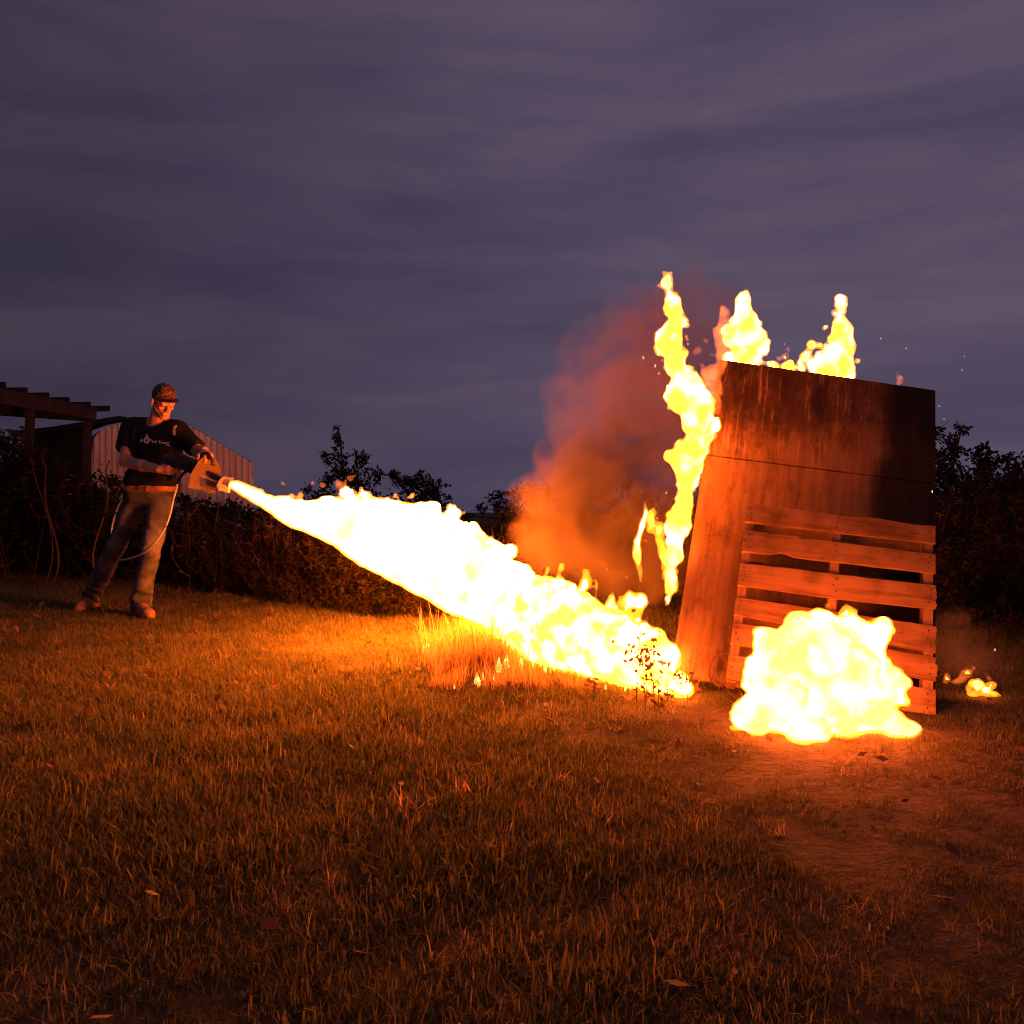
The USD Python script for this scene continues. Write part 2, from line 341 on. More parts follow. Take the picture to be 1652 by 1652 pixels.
leafy('lawn_blades', [(0.058, 0.064, 0.013), (0.095, 0.094, 0.02), (0.155, 0.13, 0.038), (0.21, 0.158, 0.056), (0.078, 0.08, 0.016)], trans=0.5)
leafy('dry_grass', [(0.30, 0.17, 0.07), (0.40, 0.23, 0.11), (0.48, 0.28, 0.14), (0.24, 0.14, 0.055)], trans=0.6)
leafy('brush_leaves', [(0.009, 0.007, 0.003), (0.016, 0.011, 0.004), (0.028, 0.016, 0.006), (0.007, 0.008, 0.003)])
leafy('weed_stems', [(0.10, 0.05, 0.026), (0.15, 0.075, 0.04), (0.07, 0.036, 0.02)])
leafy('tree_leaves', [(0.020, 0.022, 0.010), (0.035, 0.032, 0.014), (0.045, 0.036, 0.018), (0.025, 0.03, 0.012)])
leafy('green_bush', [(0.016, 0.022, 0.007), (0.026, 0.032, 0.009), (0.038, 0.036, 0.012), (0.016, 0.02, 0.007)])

# fire: a bright irregular core inside a thin luminous envelope
def fire_core(name, lo, hi, scale, a=0.40, b=0.62):
    M(name, {'g': ('geometry', {}), 'n': ('noise_texture', {'scale': scale, 'detail': 4.0, 'roughness': 0.5, 'distortion': 0.2}), 'r': ('rgb_ramp', {'ramp': [(a, lo), (b, hi)]}), 'e': ('emission', {'strength': 1.0})},
      [('g.position', 'n.vector'), ('n.fac', 'r.fac'), ('r.color', 'e.color')], 'e.emission')
def fire_air(name, rgb, strength, scale=0, a=0.32, b=0.62):
    c = tuple(map(float, rgb))
    if not scale:
        M(name, {'v': ('principled_volume', {'density': 0.0, 'emission_color': c, 'emission_strength': strength})}, [], None, 'v.volume'); return
    M(name, {'g': ('geometry', {}), 'n': ('noise_texture', {'scale': scale, 'detail': 3.0, 'roughness': 0.6, 'distortion': 0.6}),
             'r': ('map_range', {'from_min': a, 'from_max': b, 'to_min': 0.0, 'to_max': strength, 'clamp': True}), 'v': ('principled_volume', {'density': 0.0, 'emission_color': c})},
      [('g.position', 'n.vector'), ('n.fac', 'r.value'), ('r.result', 'v.emission_strength')], None, 'v.volume')
M('jet_core', {'g': ('geometry', {}), 'n': ('noise_texture', {'scale': 3.6, 'detail': 4.0, 'roughness': 0.6, 'distortion': 0.3}), 'r': ('rgb_ramp', {'ramp': [(0.36, (125.0, 21.0, 0.45)), (0.48, (155.0, 27.0, 1.9))]}),
   'sx': ('separate_xyz', {}), 'k': ('map_range', {'range_type': 'smoothstep', 'from_min': -2.1, 'from_max': -0.7, 'to_min': 0.0, 'to_max': 1.0, 'clamp': True}), 'mx': ('mix', {'mix_type': 'mix', 'color1': (34.0, 6.5, 1.3)}), 'e': ('emission', {'strength': 1.0})},
  [('g.position', 'n.vector'), ('n.fac', 'r.fac'), ('g.position', 'sx.vector'), ('sx.x', 'k.value'), ('k.result', 'mx.fac'), ('r.color', 'mx.color2'), ('mx.color', 'e.color')], 'e.emission')
fire_core('ground_core', (40.0, 6.5, 0.16), (75.0, 13.0, 1.6), 9.0, 0.41, 0.60)
fire_core('ball_core', (23.0, 3.2, 0.28), (36.0, 5.4, 1.4), 7.0)
fire_core('column_core', (30.0, 4.4, 0.10), (52.0, 8.0, 1.5), 6.0, 0.47, 0.64)
fire_core('wisp_core', (9.0, 1.5, 0.06), (14.0, 2.6, 0.22), 12.0)
fire_core('ember_glow', (2.6, 0.7, 0.12), (6.0, 2.2, 0.4), 40.0)
fire_core('spark_glow', (0.9, 0.42, 0.30), (1.4, 0.8, 0.55), 40.0)
fire_air('jet_air', (1.0, 0.20, 0.012), 60.0)
fire_air('ball_air', (1.0, 0.25, 0.012), 64.0)
fire_air('column_air', (1.0, 0.24, 0.010), 56.0)
fire_air('wisp_air', (1.0, 0.17, 0.022), 28.0, 9.0, 0.36, 0.64)

def smoke_mat(name, dens, scale, off, col=(0.20, 0.145, 0.11)):
    M(name, {'g': ('geometry', {}), 'n': ('noise_texture', {'scale': scale, 'detail': 5.0, 'roughness': 0.6, 'distortion': 0.7}), 'tc': ('texture_coordinate', {}), 'l': ('vector_math', {'math_type': 'length'}),
             'f': ('map_range', {'from_min': 0.35, 'from_max': 1.0, 'to_min': 1.0, 'to_max': 0.0, 'clamp': True}), 'k': ('math', {'math_type': 'multiply_add', 'value2': 4.2, 'value3': off}), 'a': ('math', {'math_type': 'add', 'use_clamp': True}),
             'w': ('math', {'math_type': 'multiply', 'value2': dens}), 'v': ('principled_volume', {'color': col, 'anisotropy': 0.1})},
      [('g.position', 'n.vector'), ('tc.object', 'l.vector1'), ('l.value', 'f.value'), ('n.fac', 'k.value1'), ('f.result', 'a.value1'), ('k.value', 'a.value2'), ('a.value', 'w.value1'), ('w.value', 'v.density')], None, 'v.volume')
smoke_mat('smoke_air', 2.6, 2.3, -2.30)
smoke_mat('thin_smoke_air', 0.85, 1.9, -2.30, (0.42, 0.27, 0.21))
smoke_mat('lit_smoke_air', 1.5, 4.5, -2.45, (0.50, 0.40, 0.32))  # smoke colour set brighter to stand in for firelight on the low patch

# ------------------------------------------------------------------ ground
xs = np.unique(np.r_[-400, -200, -100, -60, -40, -25, np.linspace(-16, 16, 129), 25, 40, 60, 100, 200, 400])
ys = np.unique(np.r_[-60, -20, -6, np.linspace(-2, 16, 91), 18, 21, 25, 30, 40, 60, 100, 200, 400, 800])
X, Y = np.meshgrid(xs, ys, indexing='ij')
P = np.stack([X, Y, 0 * X], -1)
near = np.clip(1 - np.abs(Y - 5) / 12, 0, 1) * (np.abs(X) < 15)
Z = gz(X, Y) + near * (0.05 * (meshkit.fbm(P * 0.9 + 9, 3, 3) - 0.5))
def gzz(x, y):
    p = np.stack([np.asarray(x, float), np.asarray(y, float), 0 * np.asarray(x, float)], -1)
    nr = np.clip(1 - np.abs(p[..., 1] - 5) / 12, 0, 1) * (np.abs(p[..., 0]) < 15)
    return gz(p[..., 0], p[..., 1]) + nr * (0.05 * (meshkit.fbm(p * 0.9 + 9, 3, 3) - 0.5))
i, j = np.meshgrid(np.arange(len(xs) - 1), np.arange(len(ys) - 1), indexing='ij')
ny = len(ys); q = np.stack([i * ny + j, (i + 1) * ny + j, (i + 1) * ny + j + 1, i * ny + j + 1], -1).reshape(-1, 4)
solo('ground', (np.stack([X, Y, Z], -1).reshape(-1, 3), q), 'soil', 'dry dark earth of the field, sloping gently away behind', 'ground', kind='structure', smooth=True)

# ---- blades and weeds
def blade(base, h, w, lean, az, curl=0.5, segs=3):
    t = np.linspace(0, 1, segs + 1)
    dirv = np.array([math.cos(az), math.sin(az), 0]); side = np.array([-math.sin(az), math.cos(az), 0])
    c = base + np.outer(h * t, [0, 0, 1]) * (1 - 0.35 * curl * t[:, None] ** 2) + np.outer(lean * h * (t + curl * t * t), dirv)
    ww = w * (1 - t) ** 0.7 / 2
    L, R = c[:-1] - ww[:-1, None] * side, c[:-1] + ww[:-1, None] * side
    v = np.vstack([L, R, c[-1:]]); n = segs
    f = []
    for k in range(n - 1): f += [(k, n + k, n + k + 1), (k, n + k + 1, k + 1)]
    f.append((n - 1, 2 * n - 1, 2 * n))
    return v, np.array(f)
def merge(vf):
    V, F, n = [], [], 0
    for v, f in vf: V.append(v); F.append(np.asarray(f) + n); n += len(v)
    return trimesh.Trimesh(np.vstack(V), np.vstack(F), process=False)
def tuft(r, n, h, w, lean=0.5, seed=0):
    g = np.random.default_rng(seed); out = []
    for _ in range(n):
        a, rr = g.uniform(0, 2 * np.pi), r * math.sqrt(g.uniform())
        out.append(blade(np.array([rr * math.cos(a), rr * math.sin(a), -0.01]), h * g.uniform(0.45, 1.15), w * g.uniform(0.7, 1.3), g.uniform(0.05, lean), g.uniform(0, 2 * np.pi), g.uniform(0.1, 0.9), 2))
    return merge(out)
def leaf(c, d, n, L, W):
    d = d / (np.linalg.norm(d) + 1e-9); s = np.cross(d, n); s /= np.linalg.norm(s) + 1e-9
    return np.array([c, c + d * L * 0.5 + s * W / 2, c + d * L, c + d * L * 0.5 - s * W / 2]), np.array([(0, 1, 2), (0, 2, 3)])
def strip(pts, r):                                     # a thin three-sided stem
    t = tube(pts, r, 3); return np.array(t.vertices), np.array(t.faces)
def weed(h, nleaf, L, W, seed, branches=4, r=0.006, spread=0.35):
    g = np.random.default_rng(seed); out = []
    az = g.uniform(0, 2 * np.pi); top = np.array([math.cos(az) * h * 0.15, math.sin(az) * h * 0.15, h])
    main = spline([np.zeros(3) - [0, 0, 0.03], top * [0.3, 0.3, 0.5], top], 6); out.append(strip(main, np.linspace(r, r * 0.4, 6)))
    lines = [main]
    for _ in range(branches):
        t = g.uniform(0.25, 0.85); b0 = main[int(t * 5)]; a = g.uniform(0, 2 * np.pi); l = h * g.uniform(0.2, 0.5)
        b1 = b0 + np.array([math.cos(a) * l * spread * 2, math.sin(a) * l * spread * 2, l * 0.8]); mid = (b0 + b1) / 2 + [math.cos(a) * .1 * l, math.sin(a) * .1 * l, -0.05 * l]
        ln = spline([b0, mid, b1], 4); out.append(strip(ln, np.linspace(r * 0.6, r * 0.3, 4))); lines.append(ln)
    for _ in range(nleaf):
        ln = lines[g.integers(len(lines))]; t = g.uniform(0.15, 1) * (len(ln) - 1); k = min(int(t), len(ln) - 2); c = ln[k] + (ln[k + 1] - ln[k]) * (t - k)
        out.append(leaf(c, g.normal(size=3) + [0, 0, 0.3], g.normal(size=3), L * g.uniform(0.6, 1.3), W * g.uniform(0.6, 1.3)))
    return merge(out)

def scatter(name, protos, mat, pos, scales, label, cat, yaw=None, tilt=0.12, kind='stuff'):
    pi = UsdGeom.PointInstancer.Define(stage, path_for('/World', name))
    base = str(pi.GetPath()); paths = []
    for k, pm in enumerate(protos):
        mp = usdkit.mesh(stage, f'{base}/Prototypes/{name}_clump_{k:03d}' if k else f'{base}/Prototypes/{name}_clump', pm, MAT[mat]); paths.append(mp.GetPath())
    pi.CreatePrototypesRel().SetTargets(paths)
    n = len(pos); g = np.random.default_rng(n)
    pi.CreateProtoIndicesAttr(Vt.IntArray.FromNumpy(g.integers(0, len(protos), n).astype(np.int32)))
    pi.CreatePositionsAttr(Vt.Vec3fArray.FromNumpy(np.asarray(pos, np.float32)))
    s = np.asarray(scales, np.float32); s = np.stack([s] * 3, 1) if s.ndim == 1 else s
    pi.CreateScalesAttr(Vt.Vec3fArray.FromNumpy(s))
    from scipy.spatial.transform import Rotation as Rot
    qs = Rot.from_euler('zxy', np.stack([g.uniform(0, 2 * np.pi, n), g.normal(0, tilt, n), g.normal(0, tilt, n)], 1)).as_quat()
    pi.CreateOrientationsAttr(Vt.QuathArray([Gf.Quath(float(a[3]), float(a[0]), float(a[1]), float(a[2])) for a in qs]))
    return tag(pi, label, cat, None, kind)

def wedge(n, d0, d1, margin=60, power=1.0, seed=1):
    """Random ground points across the view between the distances d0 and d1."""
    g = np.random.default_rng(seed)
    d = np.sqrt(g.uniform(d0 ** 2, d1 ** 2, n)); u = g.uniform(-margin, 1652 + margin, n)
    x = (u - 826) / FPX * d
    return x, d

x, y = wedge(9000, 1.45, 10.2, 120, seed=3)
dens = meshkit.fbm(np.stack([x * 0.8, y * 0.8, 0 * x], -1) + 20, 3, 5)
keep = (dens > 0.36) | (RNG.uniform(size=len(x)) < 0.55)
x, y, dens = x[keep], y[keep], dens[keep]
sc = (0.30 + 1.35 * np.clip(dens, 0.2, 0.8)) * RNG.uniform(0.8, 1.2, len(x)) * np.clip(0.85 + 0.03 * (y - 3), 0.85, 1.15)
scatter('lawn_grass', [tuft(0.14, 70, 0.060, 0.0055, 0.8, s) for s in range(5)], 'lawn_blades', np.stack([x, y, gzz(x, y)], 1), sc, 'short patchy yellow green lawn lit orange by the fire', 'grass', tilt=0.06)
x2, y2 = wedge(300, 1.5, 9.0, 120, seed=8)
scatter('dry_tufts', [tuft(0.06, 14, 0.085, 0.005, 0.9, 60 + k) for k in range(4)], 'dry_grass', np.stack([x2, y2, gzz(x2, y2)], 1), np.random.default_rng(2).uniform(0.4, 1.15, len(x2)), 'pale dry grass tufts scattered over the lawn', 'grass', tilt=0.2)
x2, y2 = wedge(700, 1.5, 8.0, 120, seed=9); gl = np.random.default_rng(4)
scatter('fallen_leaves', [merge([leaf(np.array([0, 0, 0.0]), np.array([1.0, 0, 0.1 * k]), np.array([0, 0.3 * k - 0.3, 1.0]), 0.06, 0.028)]) for k in range(3)], 'weed_stems', np.stack([x2, y2, gzz(x2, y2) + gl.uniform(0.01, 0.045, len(x2))], 1), gl.uniform(0.5, 1.2, len(x2)), 'dead brown leaves lying about in the grass', 'leaves', tilt=0.35)
# taller dry grass under the middle of the jet
g = np.random.default_rng(11); u = np.r_[g.normal(775, 45, 150), g.uniform(690, 1010, 160)]; v = np.r_[g.uniform(1045, 1085, 150), g.uniform(1066, 1115, 160)]
d = np.array([gd(a) for a in v]); x = (u - 826) / FPX * d
s = np.r_[g.uniform(0.55, 1.1, 150), g.uniform(0.3, 0.6, 160)] * np.clip(1.1 - np.abs(u - 790) / 330, 0.5, 1)
scatter('tall_dry_grass', [tuft(0.09, 26, 0.34, 0.006, 0.5, 20 + k) for k in range(4)], 'dry_grass', np.stack([x, d, gzz(x, d)], 1), s, 'clump of tall dry grass glowing orange below the fire jet', 'tall grass')
# the weedy strip behind the lawn
g = np.random.default_rng(12); n = 3000
u = g.uniform(-80, 1740, n); d = np.interp(u, [0, 200, 380, 600, 820, 1000], [9.7, 8.9, 7.9, 6.75, 6.5, 7.0]) + 5.2 * g.uniform(0, 1, n) ** 1.5; x = (u - 826) / FPX * d
u[:150] = g.uniform(1500, 1740, 150); d[:150] = g.uniform(5.6, 9.0, 150); x = (u - 826) / FPX * d
u[150:750] = g.uniform(340, 860, 600); d[150:750] = np.interp(u[150:750], [340, 450, 600, 820], [8.2, 7.3, 6.7, 6.45]) + g.uniform(0, 1.2, 600); x = (u - 826) / FPX * d
prof = np.interp(u, [-80, 60, 140, 200, 400, 470, 640, 820, 1100, 1500, 1740], [1.25, 1.2, 0.85, 0.75, 0.62, 0.62, 0.60, 0.55, 0.7, 0.9, 1.1])
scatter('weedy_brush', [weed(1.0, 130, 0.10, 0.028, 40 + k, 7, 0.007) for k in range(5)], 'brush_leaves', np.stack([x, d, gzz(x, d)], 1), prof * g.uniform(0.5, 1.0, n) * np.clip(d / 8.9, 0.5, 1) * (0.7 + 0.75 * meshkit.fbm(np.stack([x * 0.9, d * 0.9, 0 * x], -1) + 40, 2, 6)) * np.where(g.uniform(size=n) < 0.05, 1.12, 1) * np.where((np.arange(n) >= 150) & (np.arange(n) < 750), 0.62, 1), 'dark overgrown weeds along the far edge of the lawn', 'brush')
g = np.random.default_rng(17); n = 340
u = g.uniform(-60, 1740, n); d = np.interp(u, [0, 200, 380, 600, 820, 1000], [9.6, 8.9, 7.9, 6.9, 6.6, 7.2]) + g.uniform(-0.1, 1.6, n); x = (u - 826) / FPX * d
scatter('wild_stalks', [weed(1.0, 14, 0.07, 0.014, 500 + k, 5, 0.0045, 0.28) for k in range(5)] + [tuft(0.08, 12, 0.75, 0.009, 0.45, 90)], 'weed_stems', np.stack([x, d, gzz(x, d)], 1), np.interp(u, [0, 150, 400, 820, 1500], [1.15, 1.0, 0.75, 0.55, 0.85]) * g.uniform(0.55, 1.2, n), 'thin reddish wild stalks standing in the dark weeds', 'stalks')
# small weeds standing before the foot of the fire
g = np.random.default_rng(13); n = 46
u = np.clip(g.normal(1040, 38, n), 960, 1118); v = g.uniform(1112, 1150, n); d = np.array([gd(a) for a in v]); x = (u - 826) / FPX * d
for k in range(12):
    h = g.uniform(0.16, 0.40) * np.clip(1.15 - abs(u[k] - 1045) / 110, 0.4, 1)
    wm = weed(h, 22, 0.036, 0.016, 300 + k, 4, 0.003, 0.4); wm.apply_translation([x[k], d[k], float(gzz(x[k], d[k]))])
    solo('leafy_weed', wm, 'weed_stems', 'small leafy weed standing dark against the foot of the fire', 'weed', group='weeds in front of the ground fire')

# ------------------------------------------------------------------ shed, roof frame, trees
sh = thing('corrugated_shed', 'pale corrugated iron shed with a rounded sloping end behind the man', 'shed')
SD = 14.0
outline = [(138, 852), (143, 760), (149, 716), (156, 700), (166, 691), (182, 686), (215, 682), (270, 679), (300, 683), (330, 701), (365, 722), (405, 746), (409, 852)]
ou, ov = np.array([o[0] for o in outline[1:-1]], float), np.array([o[1] for o in outline[1:-1]], float)
us = np.arange(139, 409.01, 1.1)
def sheet(u0, u1, dy):
    uu = us[(us >= u0) & (us <= u1)]
    top = np.interp(uu, ou, ov)
    xx = (uu - 826) / FPX * SD
    yy = SD + dy + 0.022 * np.sin(xx * 2 * np.pi / 0.098) + 0.004 * np.sin(xx * 2 * np.pi / 0.29)
    zt = CAMZ + (HOR - top) / FPX * SD; zb = np.full_like(zt, float(gz(0, SD)) - 0.05)
    n = len(uu); k = np.arange(n - 1)
    V = np.vstack([np.stack([xx, yy, zb], 1), np.stack([xx, yy, zt], 1), np.stack([xx, yy + 0.012, zb], 1), np.stack([xx, yy + 0.012, zt], 1)])
    f = np.vstack([np.stack([k, k + 1, n + k + 1, n + k], 1), np.stack([3 * n + k, 3 * n + k + 1, 2 * n + k + 1, 2 * n + k], 1), np.stack([n + k, n + k + 1, 3 * n + k + 1, 3 * n + k], 1)])
    return (V, f)
for a, b, dy in ((139, 208, 0), (206, 276, -0.006), (274, 342, 0), (340, 409, -0.006)):
    part(sh, 'corrugated_sheet', sheet(a, b, dy), 'corrugated_iron', smooth=30)
prof2 = [at(u_, v_ - 0.4, SD) for u_, v_ in outline[1:-1]]
V, F = [], []
for k, p0 in enumerate(prof2):
    p0 = p0 + [0, 0.03, 0]; V += [p0, p0 + [-3.0, 5.0, -0.15]]
for k in range(len(prof2) - 1): F.append((2 * k, 2 * k + 1, 2 * k + 3, 2 * k + 2))
part(sh, 'roof', (np.array(V), np.array(F)), 'roof_dark', smooth=30)
# dark lean-to joined to the left of the end wall
lt = thing('lean_to', 'dark low lean-to roof joined to the left of the corrugated shed', 'lean-to')
def far_plate(pts, d, t):
    e = trimesh.creation.extrude_polygon(Polygon([((a - 826) / FPX * d, CAMZ + (HOR - b) / FPX * d) for a, b in pts]), t, engine='earcut')
    e.apply_transform(np.array([[1, 0, 0, 0], [0, 0, -1, d], [0, 1, 0, 0], [0, 0, 0, 1.0]])); return e
part(lt, 'side_wall', far_plate([(42, 700), (100, 694), (141, 689), (141, 852), (42, 852)], 14.3, 0.08), 'roof_dark')
part(lt, 'roof_panel', far_plate([(38, 697), (100, 690), (150, 682), (205, 673), (206, 679), (172, 686), (150, 694), (100, 697), (38, 704)], 14.25, 0.30), 'roof_dark')

pg = thing('roof_frame', 'open timber roof frame with stepped purlin ends at the upper left', 'roof frame')
B0, B1 = at(-70, 626, 10.2), at(151, 668, 12.4)
part(pg, 'beam', beam(B0, B1, 0.10, 0.185), 'post_wood')
part(pg, 'lower_beam', beam(at(-70, 655, 10.9), at(146, 671, 12.9), 0.12, 0.16), 'roof_dark')
for ue, ve, k in ((-27, 613, 0), (8, 621.5, 1), (43, 630, 2), (78, 638, 3), (111, 645.5, 4), (145, 653, 5), (176, 659, 6)):
    dd = 10.55 + 0.33 * k
    e = at(ue, ve, dd); part(pg, 'purlin', beam(e, e + np.array([-1.1, 0.12, 0.0]), 0.05, 0.078), 'purlin_wood')
for (ut, vt, ub, vb, dd) in ((50, 655, 34, 850, 11.3), (142, 664, 138, 860, 12.5)):
    t_, b_ = at(ut, vt, dd), at(ub, vb, dd); b_[2] = float(gz(b_[0], b_[1])) - 0.05
    part(pg, 'post', beam(b_, t_, 0.085, 0.085, (0, 1, 0)), 'post_wood')

def tree(name, label, d, base_u, blobs, n, L, mat='tree_leaves', cat='tree', seed=0, group=None, r=0.05, shell=0.6):
    g = np.random.default_rng(seed)
    b = at(base_u, 0, d); b[2] = float(gz(b[0], b[1])) - 0.1
    t = thing(name, label, cat, group, loc=b)
    C = [at(u_, v_, d + g.uniform(-0.5, 0.5)) - b for u_, v_, _, _ in blobs]
    R_ = [(ru / FPX * d, rv / FPX * d) for _, _, ru, rv in blobs]
    top = max(C, key=lambda c: c[2]); low = min(c[2] for c in C)
    trunk_top = np.array([top[0] * 0.8, top[1] * 0.8, top[2]])
    main = spline([np.zeros(3), np.array([trunk_top[0] * 0.25 + g.normal(0, .05), 0, trunk_top[2] * 0.4]), trunk_top], 9)
    part(t, 'trunk', tube(main, np.linspace(r, r * 0.2, 9), 7), 'bark', smooth=True)
    limbs = []
    for c in C:
        k = int(np.clip(np.searchsorted(main[:, 2], c[2] * 0.65), 1, 7)); s = main[k]
        limbs.append(tube(spline([s, (s + c) / 2 + [0, 0, 0.08 * r * 20 * 0.2], c], 6), np.linspace(r * 0.5, r * 0.12, 6), 5))
        for _ in range(4):
            e = c + g.normal(size=3) * [R_[0][0] * .6, R_[0][0] * .5, R_[0][1] * .6]
            limbs.append(tube(spline([c * 0.75 + s * 0.25, (c + e) / 2 + g.normal(0, .03, 3), e], 4), np.linspace(r * 0.2, r * 0.06, 4), 4))
    part(t, 'limbs', cat_(limbs), 'bark')
    out = []; tot = sum(a * b_ for a, b_ in R_)
    for c, (ru, rv) in zip(C, R_):
        m_ = int(n * ru * rv / tot)
        nc = max(4, m_ // 18)
        for _ in range(nc):                                     # leaves sit in clumps, with gaps between
            q = g.normal(size=3); q /= np.linalg.norm(q); q *= g.uniform(0.1, 1) ** shell
            cc = c + q * [ru, min(ru, 1.2), rv]; cr = 0.30 * min(ru, rv) * g.uniform(0.5, 1.2)
            for _ in range(18):
                p = cc + g.normal(size=3) * cr * 0.6
                out.append(leaf(p, g.normal(size=3) - [0, 0, 0.3], g.normal(size=3), L * g.uniform(0.6, 1.4), L * 0.45 * g.uniform(0.7, 1.3)))
    part(t, 'crown', merge(out), mat)
    return t
TG = 'trees beyond the field'
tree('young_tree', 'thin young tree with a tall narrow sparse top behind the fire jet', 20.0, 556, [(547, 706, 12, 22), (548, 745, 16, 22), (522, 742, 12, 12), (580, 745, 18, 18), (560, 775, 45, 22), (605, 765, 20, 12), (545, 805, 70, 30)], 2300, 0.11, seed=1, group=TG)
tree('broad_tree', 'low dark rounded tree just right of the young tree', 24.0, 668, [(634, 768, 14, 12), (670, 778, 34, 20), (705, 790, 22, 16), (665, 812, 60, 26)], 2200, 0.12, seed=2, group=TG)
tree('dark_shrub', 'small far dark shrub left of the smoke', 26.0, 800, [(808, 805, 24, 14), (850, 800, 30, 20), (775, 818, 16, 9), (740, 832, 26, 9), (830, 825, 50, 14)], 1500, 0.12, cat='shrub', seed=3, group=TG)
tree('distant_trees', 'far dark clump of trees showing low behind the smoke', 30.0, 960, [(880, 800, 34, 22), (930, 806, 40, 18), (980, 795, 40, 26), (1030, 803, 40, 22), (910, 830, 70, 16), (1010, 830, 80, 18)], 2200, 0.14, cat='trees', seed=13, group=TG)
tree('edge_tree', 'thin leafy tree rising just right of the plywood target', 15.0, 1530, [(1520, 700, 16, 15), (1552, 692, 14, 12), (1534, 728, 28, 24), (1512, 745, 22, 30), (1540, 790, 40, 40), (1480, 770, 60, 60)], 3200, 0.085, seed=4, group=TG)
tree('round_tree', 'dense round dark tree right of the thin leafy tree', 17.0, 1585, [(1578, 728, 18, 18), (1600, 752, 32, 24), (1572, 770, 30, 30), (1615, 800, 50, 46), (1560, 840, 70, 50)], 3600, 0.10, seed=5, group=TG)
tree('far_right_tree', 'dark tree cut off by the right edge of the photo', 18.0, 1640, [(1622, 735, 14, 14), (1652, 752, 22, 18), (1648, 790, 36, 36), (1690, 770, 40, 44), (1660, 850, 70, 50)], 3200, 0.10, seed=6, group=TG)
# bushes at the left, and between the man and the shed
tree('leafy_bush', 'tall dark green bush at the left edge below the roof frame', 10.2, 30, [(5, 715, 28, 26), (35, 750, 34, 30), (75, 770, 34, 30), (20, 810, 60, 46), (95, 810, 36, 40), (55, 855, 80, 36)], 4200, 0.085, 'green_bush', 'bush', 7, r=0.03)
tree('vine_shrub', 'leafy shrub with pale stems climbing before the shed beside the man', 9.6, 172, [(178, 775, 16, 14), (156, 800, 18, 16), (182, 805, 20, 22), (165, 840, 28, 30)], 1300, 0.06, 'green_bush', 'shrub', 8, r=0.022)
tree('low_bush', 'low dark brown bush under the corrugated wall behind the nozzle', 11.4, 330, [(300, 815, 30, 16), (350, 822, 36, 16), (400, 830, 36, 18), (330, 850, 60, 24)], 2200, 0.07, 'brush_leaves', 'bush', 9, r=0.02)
for k, (pts_, r_) in enumerate((([(68, 738), (74, 762), (72, 790), (78, 830)], 0.012), ([(50, 740), (58, 775), (66, 800)], 0.006), ([(176, 742), (171, 770), (174, 800), (169, 830)], 0.010))):
    dd = 8.6
    line = spline([at(a, b, dd) for a, b in pts_] + [at(pts_[-1][0] + 2, gd and HOR + CAMZ * FPX / dd, dd)], 12)
    solo('bare_stem', tube(line, np.linspace(r_ * 0.7, r_, 12), 6), 'weed_stems', ('thick reddish bare stem in the dark bush at left', 'thin pale bare stem leaning beside the thick reddish one', 'straight bare stem beside the man by the shed')[k], 'stem', smooth=True)

# ------------------------------------------------------------------ plywood target and pallet
from scipy.spatial.transform import Rotation as Rot
BO, BR = np.array([0.7837, 4.4041, 0.0809]), Rot.from_rotvec([-0.5528, 0.1854, -0.2315]).as_matrix()
BT = np.eye(4); BT[:3, :3] = BR; BT[:3, 3] = BO
def poly_plate(pts, t, y=0.0):
    """A plate in the local x-z plane, its front face at y."""
    e = trimesh.creation.extrude_polygon(Polygon(pts), t, engine='earcut')
    Tm = np.array([[1, 0, 0, 0], [0, 0, 1, y], [0, 1, 0, 0], [0, 0, 0, 1.0]]); e.apply_transform(Tm); e.invert(); return e
pw = thing('plywood_target', 'scorched plywood wall leaning back behind the pallet with flames over its top', 'plywood wall', mat=BT)
W_, H_ = 1.22, 1.994
zs0, zs1 = 1.335, 1.300                                  # the seam drops a little to the right
rag = lambda n, a, s: (np.random.default_rng(s).normal(0, a, n))
upper = [(0.0, zs0 + 0.004), (W_, zs1 + 0.004), (W_, H_ - 0.062)] + [(W_ * (1 - t) , H_ - 0.062 + 0.112 * t + e) for t, e in zip(np.linspace(0.06, 0.94, 22), rag(22, 0.0016, 1))] + [(0.0, H_ + 0.05)]
lower = [(0.004, 0.0), (W_ - 0.002, 0.0), (W_ - 0.002, zs1 - 0.004), (0.66, 1.311), (0.004, zs0 - 0.004)]
part(pw, 'plywood_sheet', poly_plate(upper, 0.018, 0.0), 'plywood_sooty', label='upper plywood sheet with soot runs and a dark right edge')
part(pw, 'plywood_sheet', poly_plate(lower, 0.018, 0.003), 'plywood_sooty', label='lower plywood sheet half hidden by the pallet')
for xx in (0.03, 0.60, 1.17):
    part(pw, 'stud', box((xx, 0.07, 0.97), (0.045, 0.09, 1.9)), 'stringer_wood')
for zz in (0.06, 1.31, 1.85):
    for xa, xb in ((0.06, 0.57), (0.63, 1.14)):
        part(pw, 'nogging', box(((xa + xb) / 2, 0.07, zz), (xb - xa, 0.088, 0.045)), 'stringer_wood')
# prop leaning from behind the top edge to the ground
def loc2w(p): return BR @ np.asarray(p, float) + BO
for xx in (0.25, 1.0):
    a_ = loc2w((xx, 0.13, 1.7)); b_ = a_ + np.array([0, 0.25, 0]); b_[2] = -0.02
    pr = beam(b_, a_, 0.09, 0.045); pr.apply_transform(np.linalg.inv(BT)); part(pw, 'prop', pr, 'stringer_wood')

